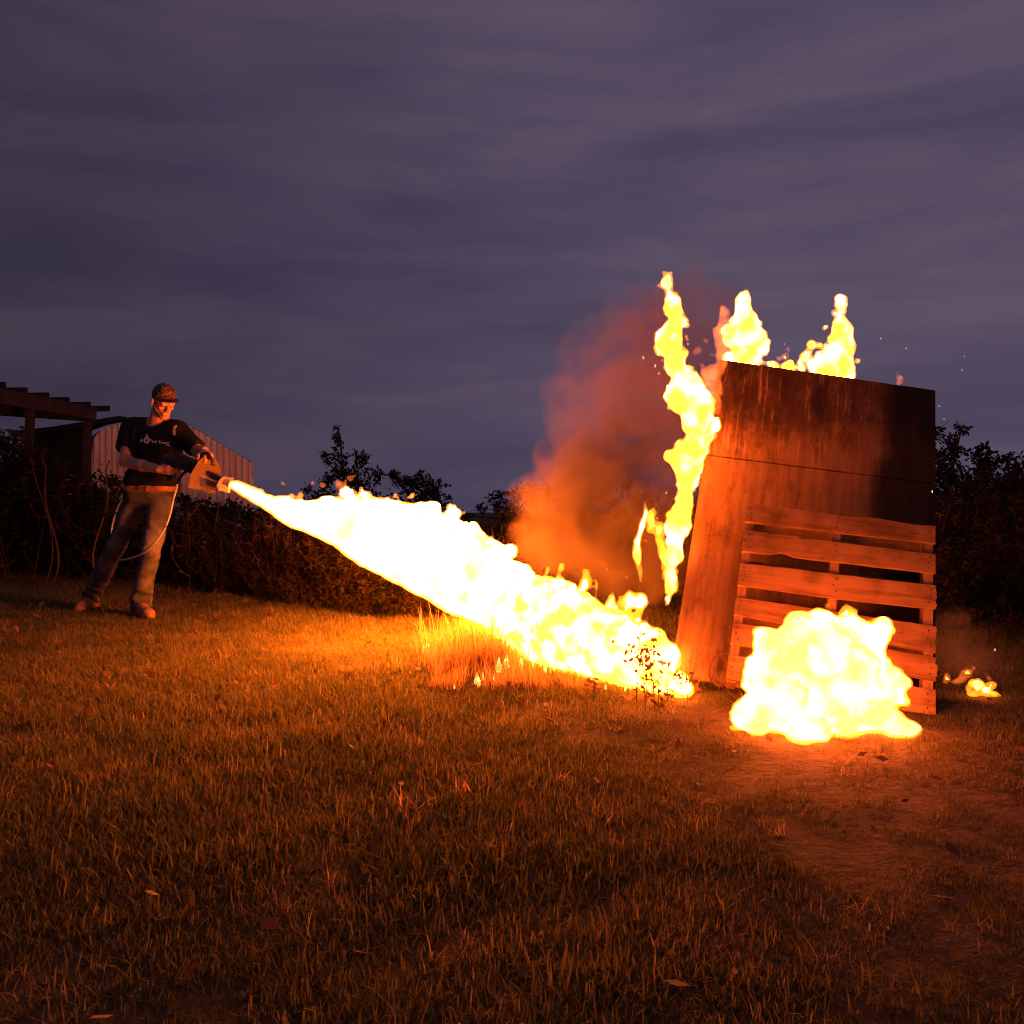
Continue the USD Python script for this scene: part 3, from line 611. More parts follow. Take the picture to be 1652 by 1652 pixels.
PT = BT.copy(); PT[:3, 3] = loc2w((0.2725, -0.15, -0.045))
pl = thing('wooden_pallet', 'worn wooden pallet with broken boards leaning on the plywood', 'pallet', mat=PT)
PW, PH = 0.911, 0.985
def rough_board(x0, x1, zb0, zb1, zt0, zt1, seed, notch=None, amp=0.002, t=0.018, y=-0.018, splinter=False):
    g = np.random.default_rng(seed); n = 26; s = np.linspace(0, 1, n)
    def edge(z0, z1, sd):
        e = meshkit.noise(np.stack([s * 7, 0 * s + sd, 0 * s], -1) + 5, sd) - 0.5
        return z0 + (z1 - z0) * s + e * amp * 3 + g.normal(0, amp * 0.35, n)
    bot, top = edge(zb0, zb1, seed), edge(zt0, zt1, seed + 1)
    if notch:
        for c, wdt, dep, which in notch:
            k = np.exp(-((s - c) / wdt) ** 2) * dep
            if which == 't': top -= k
            else: bot += k
    X_ = x0 + (x1 - x0) * s
    pts = list(zip(X_, bot))
    if splinter:
        zz = np.linspace(bot[-1], top[-1], 9)[1:-1]; zz = zz + g.normal(0, (top[-1] - bot[-1]) * 0.03, len(zz)); pts += [(x1 + g.choice([0.0, 0.0, -0.004, 0.007, 0.003]), z_) for z_ in np.sort(zz)]
    pts += list(zip(X_[::-1], top[::-1]))
    return poly_plate(pts, t, y)
# (bottom left, bottom right, top left, top right) heights
B = [(0.875, 0.880, 0.978, 0.985, 1, [(0.0, 0.25, -0.006, 't'), (0.55, 0.10, 0.010, 't'), (0.70, 0.035, -0.004, 't'), (0.9, 0.12, 0.012, 't')], 0.0014, False),
     (0.700, 0.715, 0.822, 0.815, 2, [(0.33, 0.012, 0.022, 't'), (0.22, 0.035, 0.02, 'b'), (0.17, 0.02, 0.008, 't')], 0.0014, False),
     (0.505, 0.525, 0.628, 0.645, 3, [(0.5, 0.3, -0.006, 'b')], 0.0013, True),
     (0.345, 0.300, 0.435, 0.432, 4, None, 0.0014, True),
     (0.190, 0.165, 0.300, 0.275, 5, None, 0.0014, True),
     (0.010, 0.000, 0.130, 0.120, 6, None, 0.0012, False)]
for (b0, b1, t0, t1, sd, nt, am, sp) in B:
    part(pl, 'slat', rough_board(0.0, PW, b0, b1, t0, t1, sd, nt, am, splinter=sp), 'pallet_wood')
for xc, w_ in ((0.024, 0.042), (PW * 0.495, 0.042), (PW - 0.028, 0.042)):
    part(pl, 'stringer', box((xc, 0.046, 0.49), (w_, 0.088, 0.975)), 'stringer_wood')
for zc in (0.06, 0.36, 0.66, 0.92):
    part(pl, 'back_slat', box((PW / 2, 0.100, zc), (PW - 0.004, 0.016, 0.085)), 'pallet_wood')
nails = []
for (b0, b1, t0, t1, *_r) in B:
    for xc in (0.024, PW * 0.495, PW - 0.028):
        s_ = xc / PW
        for fz in (0.22, 0.5, 0.78):
            z_ = (b0 + (b1 - b0) * s_) * (1 - fz) + (t0 + (t1 - t0) * s_) * fz
            c_ = trimesh.creation.cylinder(0.0035, 0.004, sections=7); c_.apply_transform(trimesh.transformations.rotation_matrix(np.pi / 2, [1, 0, 0])); c_.apply_translation([xc + RNG.normal(0, 0.006), -0.0195, z_]); nails.append(c_)
part(pl, 'nail_heads', cat_(nails), 'nail_iron', kind='stuff')
# dry weed arching at the pallet's left foot
wl = [tube(spline([at(1158, 1106, 4.05), at(1145, 1078, 4.02), at(1160, 1056, 4.0), at(1180, 1054, 3.98)], 14), np.linspace(0.005, 0.002, 14), 5)]
for a_, b_, c_ in (((1166, 1108), (1150, 1085), (1154, 1050)), ((1160, 1110), (1165, 1088), (1176, 1066)), ((1172, 1108), (1160, 1097), (1146, 1090))):
    wl.append(tube(spline([at(*a_, 4.05), at(*b_, 4.03), at(*c_, 4.0)], 8), np.linspace(0.004, 0.0015, 8), 5))
wl[0].vertices = wl[0].vertices
solo('arching_dry_weed', cat_(wl), 'weed_stems', 'dry bare weed arching at the lower left corner of the pallet', 'weed', smooth=True)

# ------------------------------------------------------------------ fire
def flame_from(stations, name, label, core, air, h=0.02, amp=0.05, scale=6.0, inset=0.03, seed=0, squash=1.0, cat='flame', group=None, stretch=1.0, up_bias=0.0, path=0, octaves=3, floor=True, grow=None, ref=0.39):
    """stations: (u, v, radius in photo pixels, distance). A union of balls, then a billowed surface; the core lies 'inset' inside it."""
    st = np.array(stations, float)
    if path:                                            # leading stations form a continuous path
        q_ = st[:path]; dense = [q_[0]]
        for a_, b_ in zip(q_[:-1], q_[1:]):
            n_ = max(1, int(np.hypot(*(b_ - a_)[:2]) / (0.45 * min(a_[2], b_[2]))))
            dense += [a_ + (b_ - a_) * k / n_ for k in range(1, n_ + 1)]
        st = np.vstack([dense, st[path:]])
    C = np.array([at(u_, v_, d_) for u_, v_, _, d_ in st]); R_ = st[:, 2] / FPX * st[:, 3]
    lo, hi = (C - R_[:, None]).min(0) - amp - 0.06, (C + R_[:, None]).max(0) + amp + 0.06
    F = Field(lo, hi, h)
    for c, r in zip(C, R_):
        F.blend(lambda P, c=c, r=r: np.linalg.norm((P - c) * [1, squash, 1], axis=-1) - r, c - r * np.array([1, 1 / squash, 1]), c + r * np.array([1, 1 / squash, 1]), k=0.35 * r)
    P = F.pts(); sc = np.array([1, 1, stretch])
    band = np.abs(F.F) < amp + 0.1
    Pb = P[band] * sc
    bl = billow(Pb, scale, seed, octaves, 0.55)
    disp = amp * (bl - ref) * 2
    if up_bias:
        gx = np.stack(np.gradient(F.F, h), -1)[band]; gx /= np.linalg.norm(gx, axis=-1, keepdims=True) + 1e-9
        disp *= np.clip(0.45 + up_bias * (gx @ np.array([0.45, -0.2, 0.87])), 0.22, 1.6)
    if grow is not None: disp *= np.clip(np.linalg.norm(P[band] - grow[0], axis=-1) / grow[1], 0.12, 1)
    F.F[band] -= disp.astype(np.float32)
    if floor: F.F = np.maximum(F.F, (0.01 - P[..., 2]).astype(np.float32))
    t = thing(name, label, cat, group)
    def pieces(mesh_, least):
        from scipy.sparse.csgraph import connected_components
        from scipy.sparse import coo_matrix
        f_ = mesh_.faces; n_ = len(mesh_.vertices)
        k_, lab = connected_components(coo_matrix((np.ones(len(f_) * 2), (np.r_[f_[:, 0], f_[:, 1]], np.r_[f_[:, 1], f_[:, 2]])), shape=(n_, n_)), directed=False)
        fl = lab[f_[:, 0]]
        for c_ in range(k_):
            sel = f_[fl == c_]
            if len(sel) >= least:
                o_ = trimesh.Trimesh(mesh_.vertices, sel, process=False); o_.remove_unreferenced_vertices(); yield o_
    for o_ in pieces(F.mesh(), 40): part(t, 'flame_edge', o_, air, smooth=True)
    for o_ in pieces(F.mesh(-inset), 24): part(t, 'flame_core', o_, core, smooth=True)
    return t

# the jet: upper and lower outline, read off the photo
top = np.array([(366, 772), (382, 769), (400, 776), (430, 787), (470, 789), (500, 795), (530, 788), (560, 786), (595, 788), (620, 803), (655, 794), (690, 803), (715, 830), (765, 856), (800, 884), (822, 905), (850, 930), (890, 922), (930, 938), (960, 955), (1000, 980), (1030, 1010), (1060, 1035), (1090, 1062), (1112, 1098)], float)
bot = np.array([(366, 781), (382, 790), (420, 816), (480, 856), (520, 872), (560, 886), (600, 915), (680, 952), (760, 996), (800, 1016), (860, 1048), (900, 1085), (935, 1100), (1000, 1112), (1112, 1124)], float)
jet = []
for u_ in np.r_[np.arange(367, 400, 3), np.arange(400, 822, 9)]:
    vt, vb = np.interp(u_, *top.T), np.interp(u_, *bot.T)
    d_ = np.interp(u_, [366, 520, 820, 1112], [6.50, 6.15, 5.30, 4.65]); ck = 0.90
    ext = 0.5 * (vb - vt) * ck - np.interp(u_, [366, 400, 500], [0, 1, 7])
    # two balls per station let the section be taller than it is wide
    r_ = min(ext, np.interp(u_, [366, 400, 600, 820], [5, 15, 52, 72]))
    for s_ in (-1, 1):
        jet.append((u_, (vt + vb) / 2 + s_ * max(ext / ck - r_ / ck * 1.0, 0) + (4 if s_ > 0 else 3), r_, d_))
flame_from(jet, 'flame_jet', 'long white hot jet of fire streaming from the nozzle to the ground', 'jet_core', 'jet_air', h=0.0165, amp=0.085, scale=8.0, inset=0.016, seed=3, up_bias=0.95, octaves=4, grow=(at(372, 779, 6.5), 0.9), ref=0.345)
ground_fire = []
for u_ in np.arange(830, 1107, 11):
    vt, vb = np.interp(u_, *top.T), np.interp(u_, *bot.T)
    d_ = np.interp(u_, [820, 1000, 1112], [5.22, 4.65, 4.12]); r0 = min(0.5 * (vb - vt) * 0.92, 46)
    for v_ in np.arange(vt + r0 + 6, vb - r0 * 0.6, 26): ground_fire.append((u_ + RNG.uniform(-3, 3), v_, r0 * RNG.uniform(0.85, 1.05), d_ + RNG.uniform(-.05, .05)))
    ground_fire.append((u_, max(vb - r0 * 0.8, vt + r0), r0 * 0.9, d_))
def spike(u0, v0, u1, v1, r0, r1, d):
    n_ = int(math.hypot(u1 - u0, v1 - v0) / (0.4 * (r0 + r1) / 2)) + 2
    return [(u0 + (u1 - u0) * t, v0 + (v1 - v0) * t, r0 + (r1 - r0) * t, d) for t in np.linspace(0, 1, n_)]
for a in ((1012, 1000, 1016, 946, 15, 4), (1030, 1000, 1032, 962, 12, 4), (1002, 990, 998, 962, 10, 4), (880, 945, 886, 912, 16, 6), (905, 945, 905, 914, 14, 9), (965, 970, 962, 940, 12, 4), (982, 980, 990, 950, 12, 5), (940, 950, 944, 926, 14, 6), (1052, 1030, 1056, 1008, 12, 5)): ground_fire += spike(*a, 4.85)
flame_from(ground_fire, 'ground_fire', 'ragged yellow fire spreading over the ground where the jet lands', 'ground_core', 'ball_air', h=0.018, amp=0.080, scale=7.0, inset=0.017, seed=9, up_bias=0.6, stretch=0.7, octaves=4)
# burning column along the left edge of the plywood
col = [(1077, 985, 4, 4.75), (1080, 955, 12, 4.74), (1080, 930, 16, 4.72), (1084, 905, 19, 4.72), (1088, 880, 20, 4.72), (1093, 856, 20, 4.74), (1099, 830, 20, 4.76), (1104, 806, 21, 4.78), (1110, 780, 21, 4.80), (1115, 757, 22, 4.82), (1112, 738, 28, 4.82),
       (1124, 716, 25, 4.84), (1132, 696, 27, 4.82), (1124, 670, 32, 4.82), (1112, 642, 32, 4.84), (1101, 614, 25, 4.84), (1093, 590, 22, 4.84), (1082, 562, 24, 4.84), (1082, 540, 22, 4.84), (1090, 515, 20, 4.86), (1086, 490, 16, 4.86), (1076, 466, 11, 4.86), (1080, 440, 5, 4.86)]
lob = [(1064, 880, 5, 4.72), (1072, 866, 9, 4.72), (1090, 739, 10, 4.80), (1079, 737, 7, 4.80), (1152, 690, 13, 4.64), (1163, 690, 9, 4.60), (1158, 678, 9, 4.62), (1147, 652, 9, 4.8), (1086, 655, 11, 4.8), (1081, 622, 9, 4.84), (1098, 548, 12, 4.84), (1062, 560, 8, 4.84)]
flame_from(col + lob, 'flame_column', 'tall yellow flame climbing the left edge of the plywood wall', 'column_core', 'column_air', h=0.012, amp=0.055, scale=8.0, inset=0.010, seed=21, stretch=0.75, path=len(col), octaves=4)
tf = [(1040, 808, 2, 4.9), (1042, 826, 4, 4.9), (1036, 848, 6, 4.9), (1029, 872, 6, 4.9), (1028, 895, 7, 4.9), (1031, 915, 6, 4.9), (1033, 938, 3, 4.9)]
flame_from(tf, 'thin_flame', 'thin upright yellow flame standing apart left of the flame column', 'column_core', 'column_air', h=0.008, amp=0.014, scale=12.0, inset=0.009, seed=22, stretch=0.5, path=len(tf))
of = [(1056, 792, 2, 4.85), (1057, 815, 5, 4.85), (1052, 838, 8, 4.85), (1060, 858, 10, 4.85), (1068, 882, 11, 4.85), (1074, 905, 9, 4.85), (1076, 925, 5, 4.85)]
flame_from(of + [(1044, 872, 6, 4.85), (1046, 855, 6, 4.85)], 'orange_flame', 'small orange flame between the thin flame and the tall column', 'wisp_core', 'column_air', h=0.009, amp=0.026, scale=12.0, inset=0.018, seed=23, stretch=0.5, path=len(of))
# flames standing behind the top edge
t1 = [(1200, 600, 26, 5.75), (1196, 575, 24, 5.75), (1204, 555, 24, 5.75), (1198, 535, 22, 5.75), (1206, 512, 18, 5.75), (1200, 490, 13, 5.75), (1205, 468, 6, 5.75)]
flame_from(t1 + [(1180, 576, 14, 5.75), (1218, 574, 17, 5.75), (1230, 584, 12, 5.75), (1240, 586, 9, 5.75), (1178, 590, 14, 5.75), (1226, 568, 11, 5.75), (1182, 556, 10, 5.75), (1174, 572, 11, 5.75), (1236, 574, 9, 5.75), (1244, 592, 9, 5.75), (1234, 566, 12, 5.75), (1240, 552, 8, 5.75), (1176, 552, 14, 5.75), (1172, 530, 10, 5.75), (1228, 545, 11, 5.75), (1220, 552, 11, 5.75), (1184, 536, 12, 5.75), (1180, 516, 8, 5.75), (1222, 536, 9, 5.75), (1226, 520, 6, 5.75)], 'top_flame', 'yellow flame behind the left part of the plywood top', 'column_core', 'column_air', h=0.014, amp=0.05, scale=7.5, inset=0.011, seed=31, stretch=0.6, path=len(t1), group='flames over the plywood top')
t2 = [(1352, 615, 28, 5.65), (1352, 585, 26, 5.65), (1358, 560, 22, 5.65), (1360, 540, 20, 5.65), (1354, 518, 15, 5.65), (1358, 498, 10, 5.65), (1354, 482, 5, 5.65)]
flame_from(t2 + [(1330, 590, 16, 5.65), (1318, 580, 9, 5.65), (1312, 597, 12, 5.65), (1336, 566, 14, 5.65), (1374, 596, 9, 5.65), (1296, 596, 11, 5.65), (1308, 588, 12, 5.65), (1322, 572, 12, 5.65), (1330, 556, 9, 5.65), (1284, 600, 9, 5.65), (1300, 574, 13, 5.65), (1310, 556, 10, 5.65), (1316, 540, 8, 5.65), (1322, 556, 12, 5.65), (1276, 592, 9, 5.65), (1382, 582, 8, 5.65), (1290, 586, 8, 5.65), (1338, 546, 10, 5.65), (1334, 526, 8, 5.65), (1376, 570, 9, 5.65), (1374, 548, 8, 5.65), (1378, 528, 5, 5.65)], 'top_flame', 'yellow flame behind the middle of the plywood top', 'column_core', 'column_air', h=0.014, amp=0.05, scale=7.5, inset=0.011, seed=32, stretch=0.6, path=len(t2), group='flames over the plywood top')
flame_from([(1270, 590, 11, 5.7), (1267, 576, 8, 5.7), (1283, 592, 8, 5.7), (1254, 592, 8, 5.7), (1272, 566, 4, 5.7), (1258, 580, 6, 5.7), (1246, 588, 7, 5.7), (1292, 594, 7, 5.7)], 'top_flame', 'small low flame between the two big ones on the plywood top', 'wisp_core', 'wisp_air', h=0.011, amp=0.025, scale=13.0, inset=0.017, seed=33, group='flames over the plywood top')
flame_from([(1450, 618, 7, 5.45), (1451, 608, 7, 5.45), (1446, 603, 5, 5.45), (1456, 600, 4, 5.45)], 'top_flame', 'faint tiny flame near the right end of the plywood top', 'wisp_core', 'wisp_air', h=0.009, amp=0.02, scale=15.0, inset=0.02, seed=34, group='flames over the plywood top')
w1 = [(1158, 665, 8, 5.2), (1156, 640, 13, 5.2), (1152, 612, 17, 5.2), (1160, 590, 15, 5.2), (1168, 565, 15, 5.2), (1164, 540, 15, 5.2), (1170, 515, 12, 5.2), (1164, 490, 8, 5.2)]
flame_from(w1 + [(1140, 600, 10, 5.2), (1132, 584, 9, 5.2), (1128, 568, 7, 5.2), (1148, 575, 9, 5.2), (1118, 570, 9, 5.2), (1116, 585, 8, 5.2), (1138, 550, 6, 5.2)], 'orange_wisp', 'pale orange wisps of flame beside the upper left corner of the plywood', 'wisp_core', 'wisp_air', h=0.013, amp=0.045, scale=7.0, inset=0.060, seed=35, stretch=0.6, path=len(w1))
# bursting ball of fire before the pallet
fb = [(1240, 1030, 30), (1290, 1015, 36), (1325, 1002, 30), (1375, 1015, 34), (1412, 1015, 24), (1330, 1050, 60), (1265, 1060, 52), (1395, 1055, 44), (1228, 1085, 34), (1300, 1095, 60), (1370, 1095, 58), (1425, 1085, 30), (1440, 1112, 32), (1225, 1115, 32), (1330, 1130, 56), (1265, 1130, 48), (1400, 1130, 48), (1422, 1032, 18), (1215, 1160, 34), (1250, 1176, 40), (1300, 1182, 44), (1350, 1184, 46), (1400, 1178, 42), (1440, 1165, 34), (1185, 1180, 16), (1470, 1172, 18)]
flame_from([(a, b, r, 3.62 + 0.04 * ((k * 7) % 5 - 2)) for k, (a, b, r) in enumerate(fb)], 'fireball', 'rolling white and yellow ball of fire in front of the pallet', 'ball_core', 'ball_air', h=0.014, amp=0.052, scale=9.0, inset=0.012, seed=41, octaves=4)
# little fires
flame_from([(1575, 1106, 13, 4.25), (1592, 1111, 13, 4.25), (1570, 1120, 14, 4.25), (1602, 1120, 12, 4.25), (1585, 1126, 14, 4.25)], 'low_fire', 'small yellow fire on the ground right of the pallet', 'column_core', 'column_air', h=0.011, amp=0.035, scale=13.0, inset=0.014, seed=51)
flame_from([(1562, 1087, 11, 4.5), (1572, 1077, 8, 4.5), (1552, 1095, 11, 4.5), (1541, 1103, 11, 4.5), (1527, 1100, 10, 4.5), (1518, 1110, 11, 4.5), (1534, 1112, 8, 4.5), (1582, 1093, 8, 4.5), (1548, 1108, 8, 4.5), (1596, 1098, 6, 4.5)], 'orange_flame', 'scattered orange flame licking the weeds right of the pallet', 'wisp_core', 'wisp_air', h=0.010, amp=0.04, scale=14.0, inset=0.019, seed=52)
# wisps over the jet
flame_from([(457, 780, 5, 6.25), (458, 774, 3, 6.25), (505, 778, 4, 6.2), (508, 770, 3, 6.2), (545, 776, 6, 6.15), (565, 772, 7, 6.15), (572, 768, 4, 6.15), (624, 792, 5, 6.0), (625, 784, 3, 6.0), (520, 782, 6, 6.15), (550, 785, 8, 6.1)], 'orange_wisp', 'thin orange wisps of flame over the top of the jet', 'wisp_core', 'wisp_air', h=0.012, amp=0.022, scale=12.0, inset=0.030, seed=53)

def lick(p, h_, r_, seed):
    g = np.random.default_rng(seed); m_ = trimesh.creation.icosphere(2, 1.0); v_ = np.array(m_.vertices)
    t = (v_[:, 2] + 1) / 2; v_[:, :2] *= (1 - 0.75 * t ** 1.3)[:, None]
    v_[:, 0] += 0.5 * np.sin(t * 2.5 + g.uniform(0, 6)) * t * g.uniform(-1, 1); v_ += (meshkit.noise(v_ * 2.2 + seed, seed)[:, None] - 0.5) * 0.5
    m_.vertices = v_ * [r_, r_, h_ / 2] + np.asarray(p) + [0, 0, h_ / 2]; return m_
spots = [(683, 1058, 0.045), (690, 1053, 0.06), (690, 1064, 0.03), (735, 1060, 0.03), (750, 1061, 0.035), (761, 1067, 0.04), (804, 1090, 0.075), (818, 1085, 0.075), (822, 1056, 0.06), (834, 1066, 0.04), (842, 1084, 0.06), (838, 1090, 0.035), (860, 1084, 0.035), (768, 1106, 0.045), (776, 1110, 0.02), (797, 1100, 0.03), (810, 1099, 0.02), (817, 1098, 0.02), (733, 1114, 0.02), (880, 1090, 0.04)]
g = np.random.default_rng(5)
for _ in range(18): spots.append((g.normal(815, 45), g.uniform(1048, 1112), g.uniform(0.015, 0.055)))
for _ in range(26): spots.append((g.uniform(968, 1090), g.uniform(1094, 1118), g.uniform(0.012, 0.03)))
for k, (u_, v_, h_) in enumerate(spots):
    d_ = gd(v_); p = at(u_, v_, d_); p[2] = float(gzz(p[0], p[1])) + 0.01
    left = u_ < 900
    solo('grass_flame', lick(p, h_ * 1.15, h_ * 0.27, k), 'ember_glow', 'tiny flame burning in the grass below the jet' if left else 'tiny spark of flame among the weeds at the foot of the ground fire', 'flame', 'tiny flames in the grass' if left else 'tiny flames among the weeds')
for k, (u_, v_, d_, s_) in enumerate([(1504, 793, 4.3, 0.010), (1515, 655, 5.0, 0.006), (1523, 676, 5.0, 0.006), (1421, 546, 5.2, 0.008), (1556, 575, 5.2, 0.006), (1552, 597, 5.2, 0.006), (1063, 602, 4.8, 0.012), (1057, 590, 4.8, 0.014), (1038, 577, 4.8, 0.014), (1110, 555, 4.9, 0.012), (980, 918, 5.0, 0.010), (1011, 931, 5.0, 0.008), (1605, 1048, 4.6, 0.012), (976, 757, 5.2, 0.005), (1075, 795, 4.9, 0.010), (1060, 836, 4.9, 0.010), (1079, 838, 4.9, 0.012), (1462, 562, 5.4, 0.008), (1265, 555, 5.5, 0.006)]):
    p = at(u_, v_, d_)
    solo('floating_ember', lick(p - [0, 0, s_ * .6], 1.3 * s_, s_ * 0.4, 70 + k), 'spark_glow', 'glowing ember drifting in the air around the burning plywood', 'ember', 'embers in the air')

# ------------------------------------------------------------------ smoke
def smoke(puffs, name, label, mat):
    t = thing(name, label, 'smoke'); tag(t, kind='stuff')
    for u_, v_, ru, rv, rd, d_ in puffs:                       # each puff thins out from its middle
        c = at(u_, v_, d_); x = UsdGeom.Mesh(part(t, 'puff', trimesh.creation.icosphere(3, 1.0), mat, smooth=True))
        x.AddTranslateOp().Set(Gf.Vec3d(*map(float, c))); x.AddScaleOp().Set(Gf.Vec3f(float(ru / FPX * d_), float(rd), float(rv / FPX * d_)))
smoke([(900, 860, 105, 120, 0.55, 6.0), (1000, 880, 120, 150, 0.55, 5.9), (960, 770, 110, 120, 0.6, 6.2), (1060, 760, 120, 190, 0.6, 6.1), (1060, 900, 100, 120, 0.5, 5.8)], 'smoke_cloud', 'billowing brown smoke lit orange between the jet and the plywood', 'smoke_air')
smoke([(1000, 640, 130, 150, 0.7, 6.8), (1100, 570, 150, 170, 0.7, 7.2)], 'smoke_haze', 'thin reddish smoke drifting up left of the plywood into the sky', 'thin_smoke_air')
smoke([(1550, 1055, 75, 80, 0.3, 4.6), (1600, 1085, 60, 60, 0.3, 4.6)], 'low_smoke', 'small patch of lit smoke low on the right of the pallet', 'lit_smoke_air')

# ------------------------------------------------------------------ the man
def J(u, v, d): return at(u, v, d)
shR, shL = J(208, 693, 6.95), J(292, 698, 6.88)
elR, wrR = J(203, 745, 6.82), J(257, 757, 6.60)
elL, wrL = J(322, 731, 6.78), J(329, 726, 6.56)
hipR, hipL = J(219, 808, 6.98), J(260, 807, 6.92)
knR, anR, toR = J(187, 882, 7.05), J(147, 962, 7.22), J(131, 977, 7.08)
knL, anL, toL = J(244, 890, 6.80), J(226, 972, 6.86), J(240, 991, 6.68)
neck0, neck1 = J(254, 682, 6.92), J(258, 664, 6.87)
HC = J(264, 648, 6.80)
man = thing('person', 'person in black printed t-shirt, jeans and camouflage cap aiming the flamethrower', 'person')

yaw, pit = math.radians(42), math.radians(25)
fw = np.array([math.sin(yaw) * math.cos(pit), -math.cos(yaw) * math.cos(pit), -math.sin(pit)])
rt = np.array([math.cos(yaw), math.sin(yaw), 0]); rt = -rt                    # his right is to the left of the picture
upv = np.cross(rt, fw); upv = upv if upv[2] > 0 else -upv
HR = np.stack([rt, fw, upv], 1)
def Hd(x, y, z): return HC + HR @ np.array([x, y, z]) * 1.06

def hand(F, w, d, n, right, scale=1.0, curl=(55, 115, 165), k=0.006):
    d = d / np.linalg.norm(d); n = n - d * (n @ d); n /= np.linalg.norm(n); s = np.cross(d, n) * (1 if right else -1)
    S = scale
    for o in (-0.024, -0.008, 0.008, 0.024):
        F.cone(w + d * 0.015 * S + s * o * 0.7 * S, w + d * 0.082 * S + s * o * S, 0.0155 * S, 0.0135 * S, 0.012)
    ln = ((0.040, 0.024, 0.019), (0.046, 0.029, 0.021), (0.043, 0.027, 0.021), (0.034, 0.020, 0.018))
    for q_, (o, L) in enumerate(zip((0.027, 0.009, -0.009, -0.027), ln)):
        p = w + d * 0.086 * S + s * o * S
        for a_, l_, r_ in zip(curl, L, (0.0100, 0.0092, 0.0084)):
            a_ = math.radians(a_ + (q_ - 1) * 5); q2 = p + (d * math.cos(a_) + n * math.sin(a_)) * l_ * S
            F.cone(p, q2, r_ * S, r_ * 0.93 * S, k); p = q2
    p = w + d * 0.028 * S + s * 0.028 * S + n * 0.008
    for dirv, l_, r_ in (((d * 0.55 + s * 0.75 + n * 0.25), 0.042, 0.0125), ((d * 0.85 + s * 0.15 + n * 0.55), 0.032, 0.0108), ((d * 0.6 - s * 0.2 + n * 0.8), 0.026, 0.0095)):
        q2 = p + dirv / np.linalg.norm(dirv) * l_ * S; F.cone(p, q2, r_ * S, r_ * 0.92 * S, k); p = q2

allj = np.array([shR, shL, elR, wrR, elL, wrL, hipR, hipL, knR, anR, toR, knL, anL, toL, HC])
lo, hi = allj.min(0) - 0.22, allj.max(0) + 0.24
lo[2] = -0.03
HB = 0.0075
Fb = Field(lo, hi, HB)
chest = (shR + shL) / 2 + np.array([0, 0.01, -0.13]); waist = (hipR + hipL) / 2 + np.array([0.02, 0, 0.17]); pelv = (hipR + hipL) / 2 + np.array([0, 0, 0.045])
ex = (shL - shR) / np.linalg.norm(shL - shR)
def torso(F, g):
    F.cone(shR + [0.03, 0, -0.01], shL + [-0.03, 0, -0.01], 0.075 + g, 0.075 + g, 0.05)
    F.cone(neck0 - [0, -0.02, 0.035], shR + [0.05, 0, 0.02], 0.058 + g, 0.058 + g, 0.04); F.cone(neck0 - [0, -0.02, 0.035], shL + [-0.05, 0, 0.02], 0.058 + g, 0.058 + g, 0.04)
    F.cone(chest - ex * 0.085, chest + ex * 0.085, 0.118 + g, 0.118 + g, 0.06)
    F.cone(waist - ex * 0.075, waist + ex * 0.075, 0.108 + g, 0.108 + g, 0.07)
def legs(F, g, flare=0.0):
    F.cone(pelv - ex * 0.078, pelv + ex * 0.078, 0.108 + g, 0.108 + g, 0.04)
    for hp, kn, an in ((hipR, knR, anR), (hipL, knL, anL)):
        F.cone(hp, kn, 0.083 + g, 0.057 + g, 0.02); F.cone(kn, an, 0.056 + g + flare * 0.3, 0.043 + g + flare, 0.03)
torso(Fb, -0.004); legs(Fb, -0.012)
for a, b, c in ((shR, elR, wrR), (shL, elL, wrL)):
    Fb.cone(a, b, 0.056, 0.046, 0.03); Fb.cone(b, (b + c) / 2, 0.047, 0.043, 0.02); Fb.cone((b + c) / 2, c, 0.043, 0.031, 0.02)
Fb.cone(neck0 - [0, 0, 0.03], neck1, 0.074, 0.063, 0.03)
Fb.cone(neck0 - [0.0, -0.02, 0.02], shR + [0.05, 0, 0.03], 0.06, 0.05, 0.04); Fb.cone(neck0 - [0.0, -0.02, 0.02], shL + [-0.05, 0, 0.03], 0.06, 0.05, 0.04)
Fb.cone(neck1, Hd(0, -0.02, -0.03), 0.056, 0.055, 0.02)
# head
Fb.ell(Hd(0, -0.012, 0.035), HR, (0.076, 0.098, 0.088), 0.02)
Fb.cone(Hd(0, 0.035, -0.01), Hd(0, 0.060, -0.090), 0.054, 0.030, 0.022)
for s_ in (-1, 1):
    Fb.cone(Hd(0.045 * s_, 0.005, -0.045), Hd(0.014 * s_, 0.064, -0.094), 0.022, 0.018, 0.018)
    Fb.ell(Hd(0.041 * s_, 0.060, -0.024), HR, (0.017, 0.016, 0.015), 0.014)                 # cheek
    Fb.ell(Hd(0.078 * s_, -0.012, -0.008), HR, (0.010, 0.020, 0.032), 0.006)                # ear
Fb.cone(Hd(-0.034, 0.076, 0.020), Hd(0.034, 0.076, 0.020), 0.0135, 0.0135, 0.014)                # brow
for s_ in (-1, 1):
    Fb.ell(Hd(0.031 * s_, 0.101, -0.003), HR, (0.016, 0.012, 0.009), 0.006, sub=True)
    Fb.ell(Hd(0.031 * s_, 0.080, 0.004), HR, (0.0145, 0.0125, 0.0075), 0.004)                  # upper lid
Fb.cone(Hd(0, 0.090, 0.008), Hd(0, 0.108, -0.032), 0.010, 0.0125, 0.008)                        # nose
for s_ in (-1, 1): Fb.ell(Hd(0.013 * s_, 0.100, -0.037), HR, (0.009, 0.010, 0.008), 0.006)
Fb.cone(Hd(-0.020, 0.086, -0.060), Hd(0.020, 0.086, -0.060), 0.009, 0.009, 0.006)              # lips
Fb.cone(Hd(-0.018, 0.084, -0.073), Hd(0.018, 0.084, -0.073), 0.009, 0.009, 0.006)
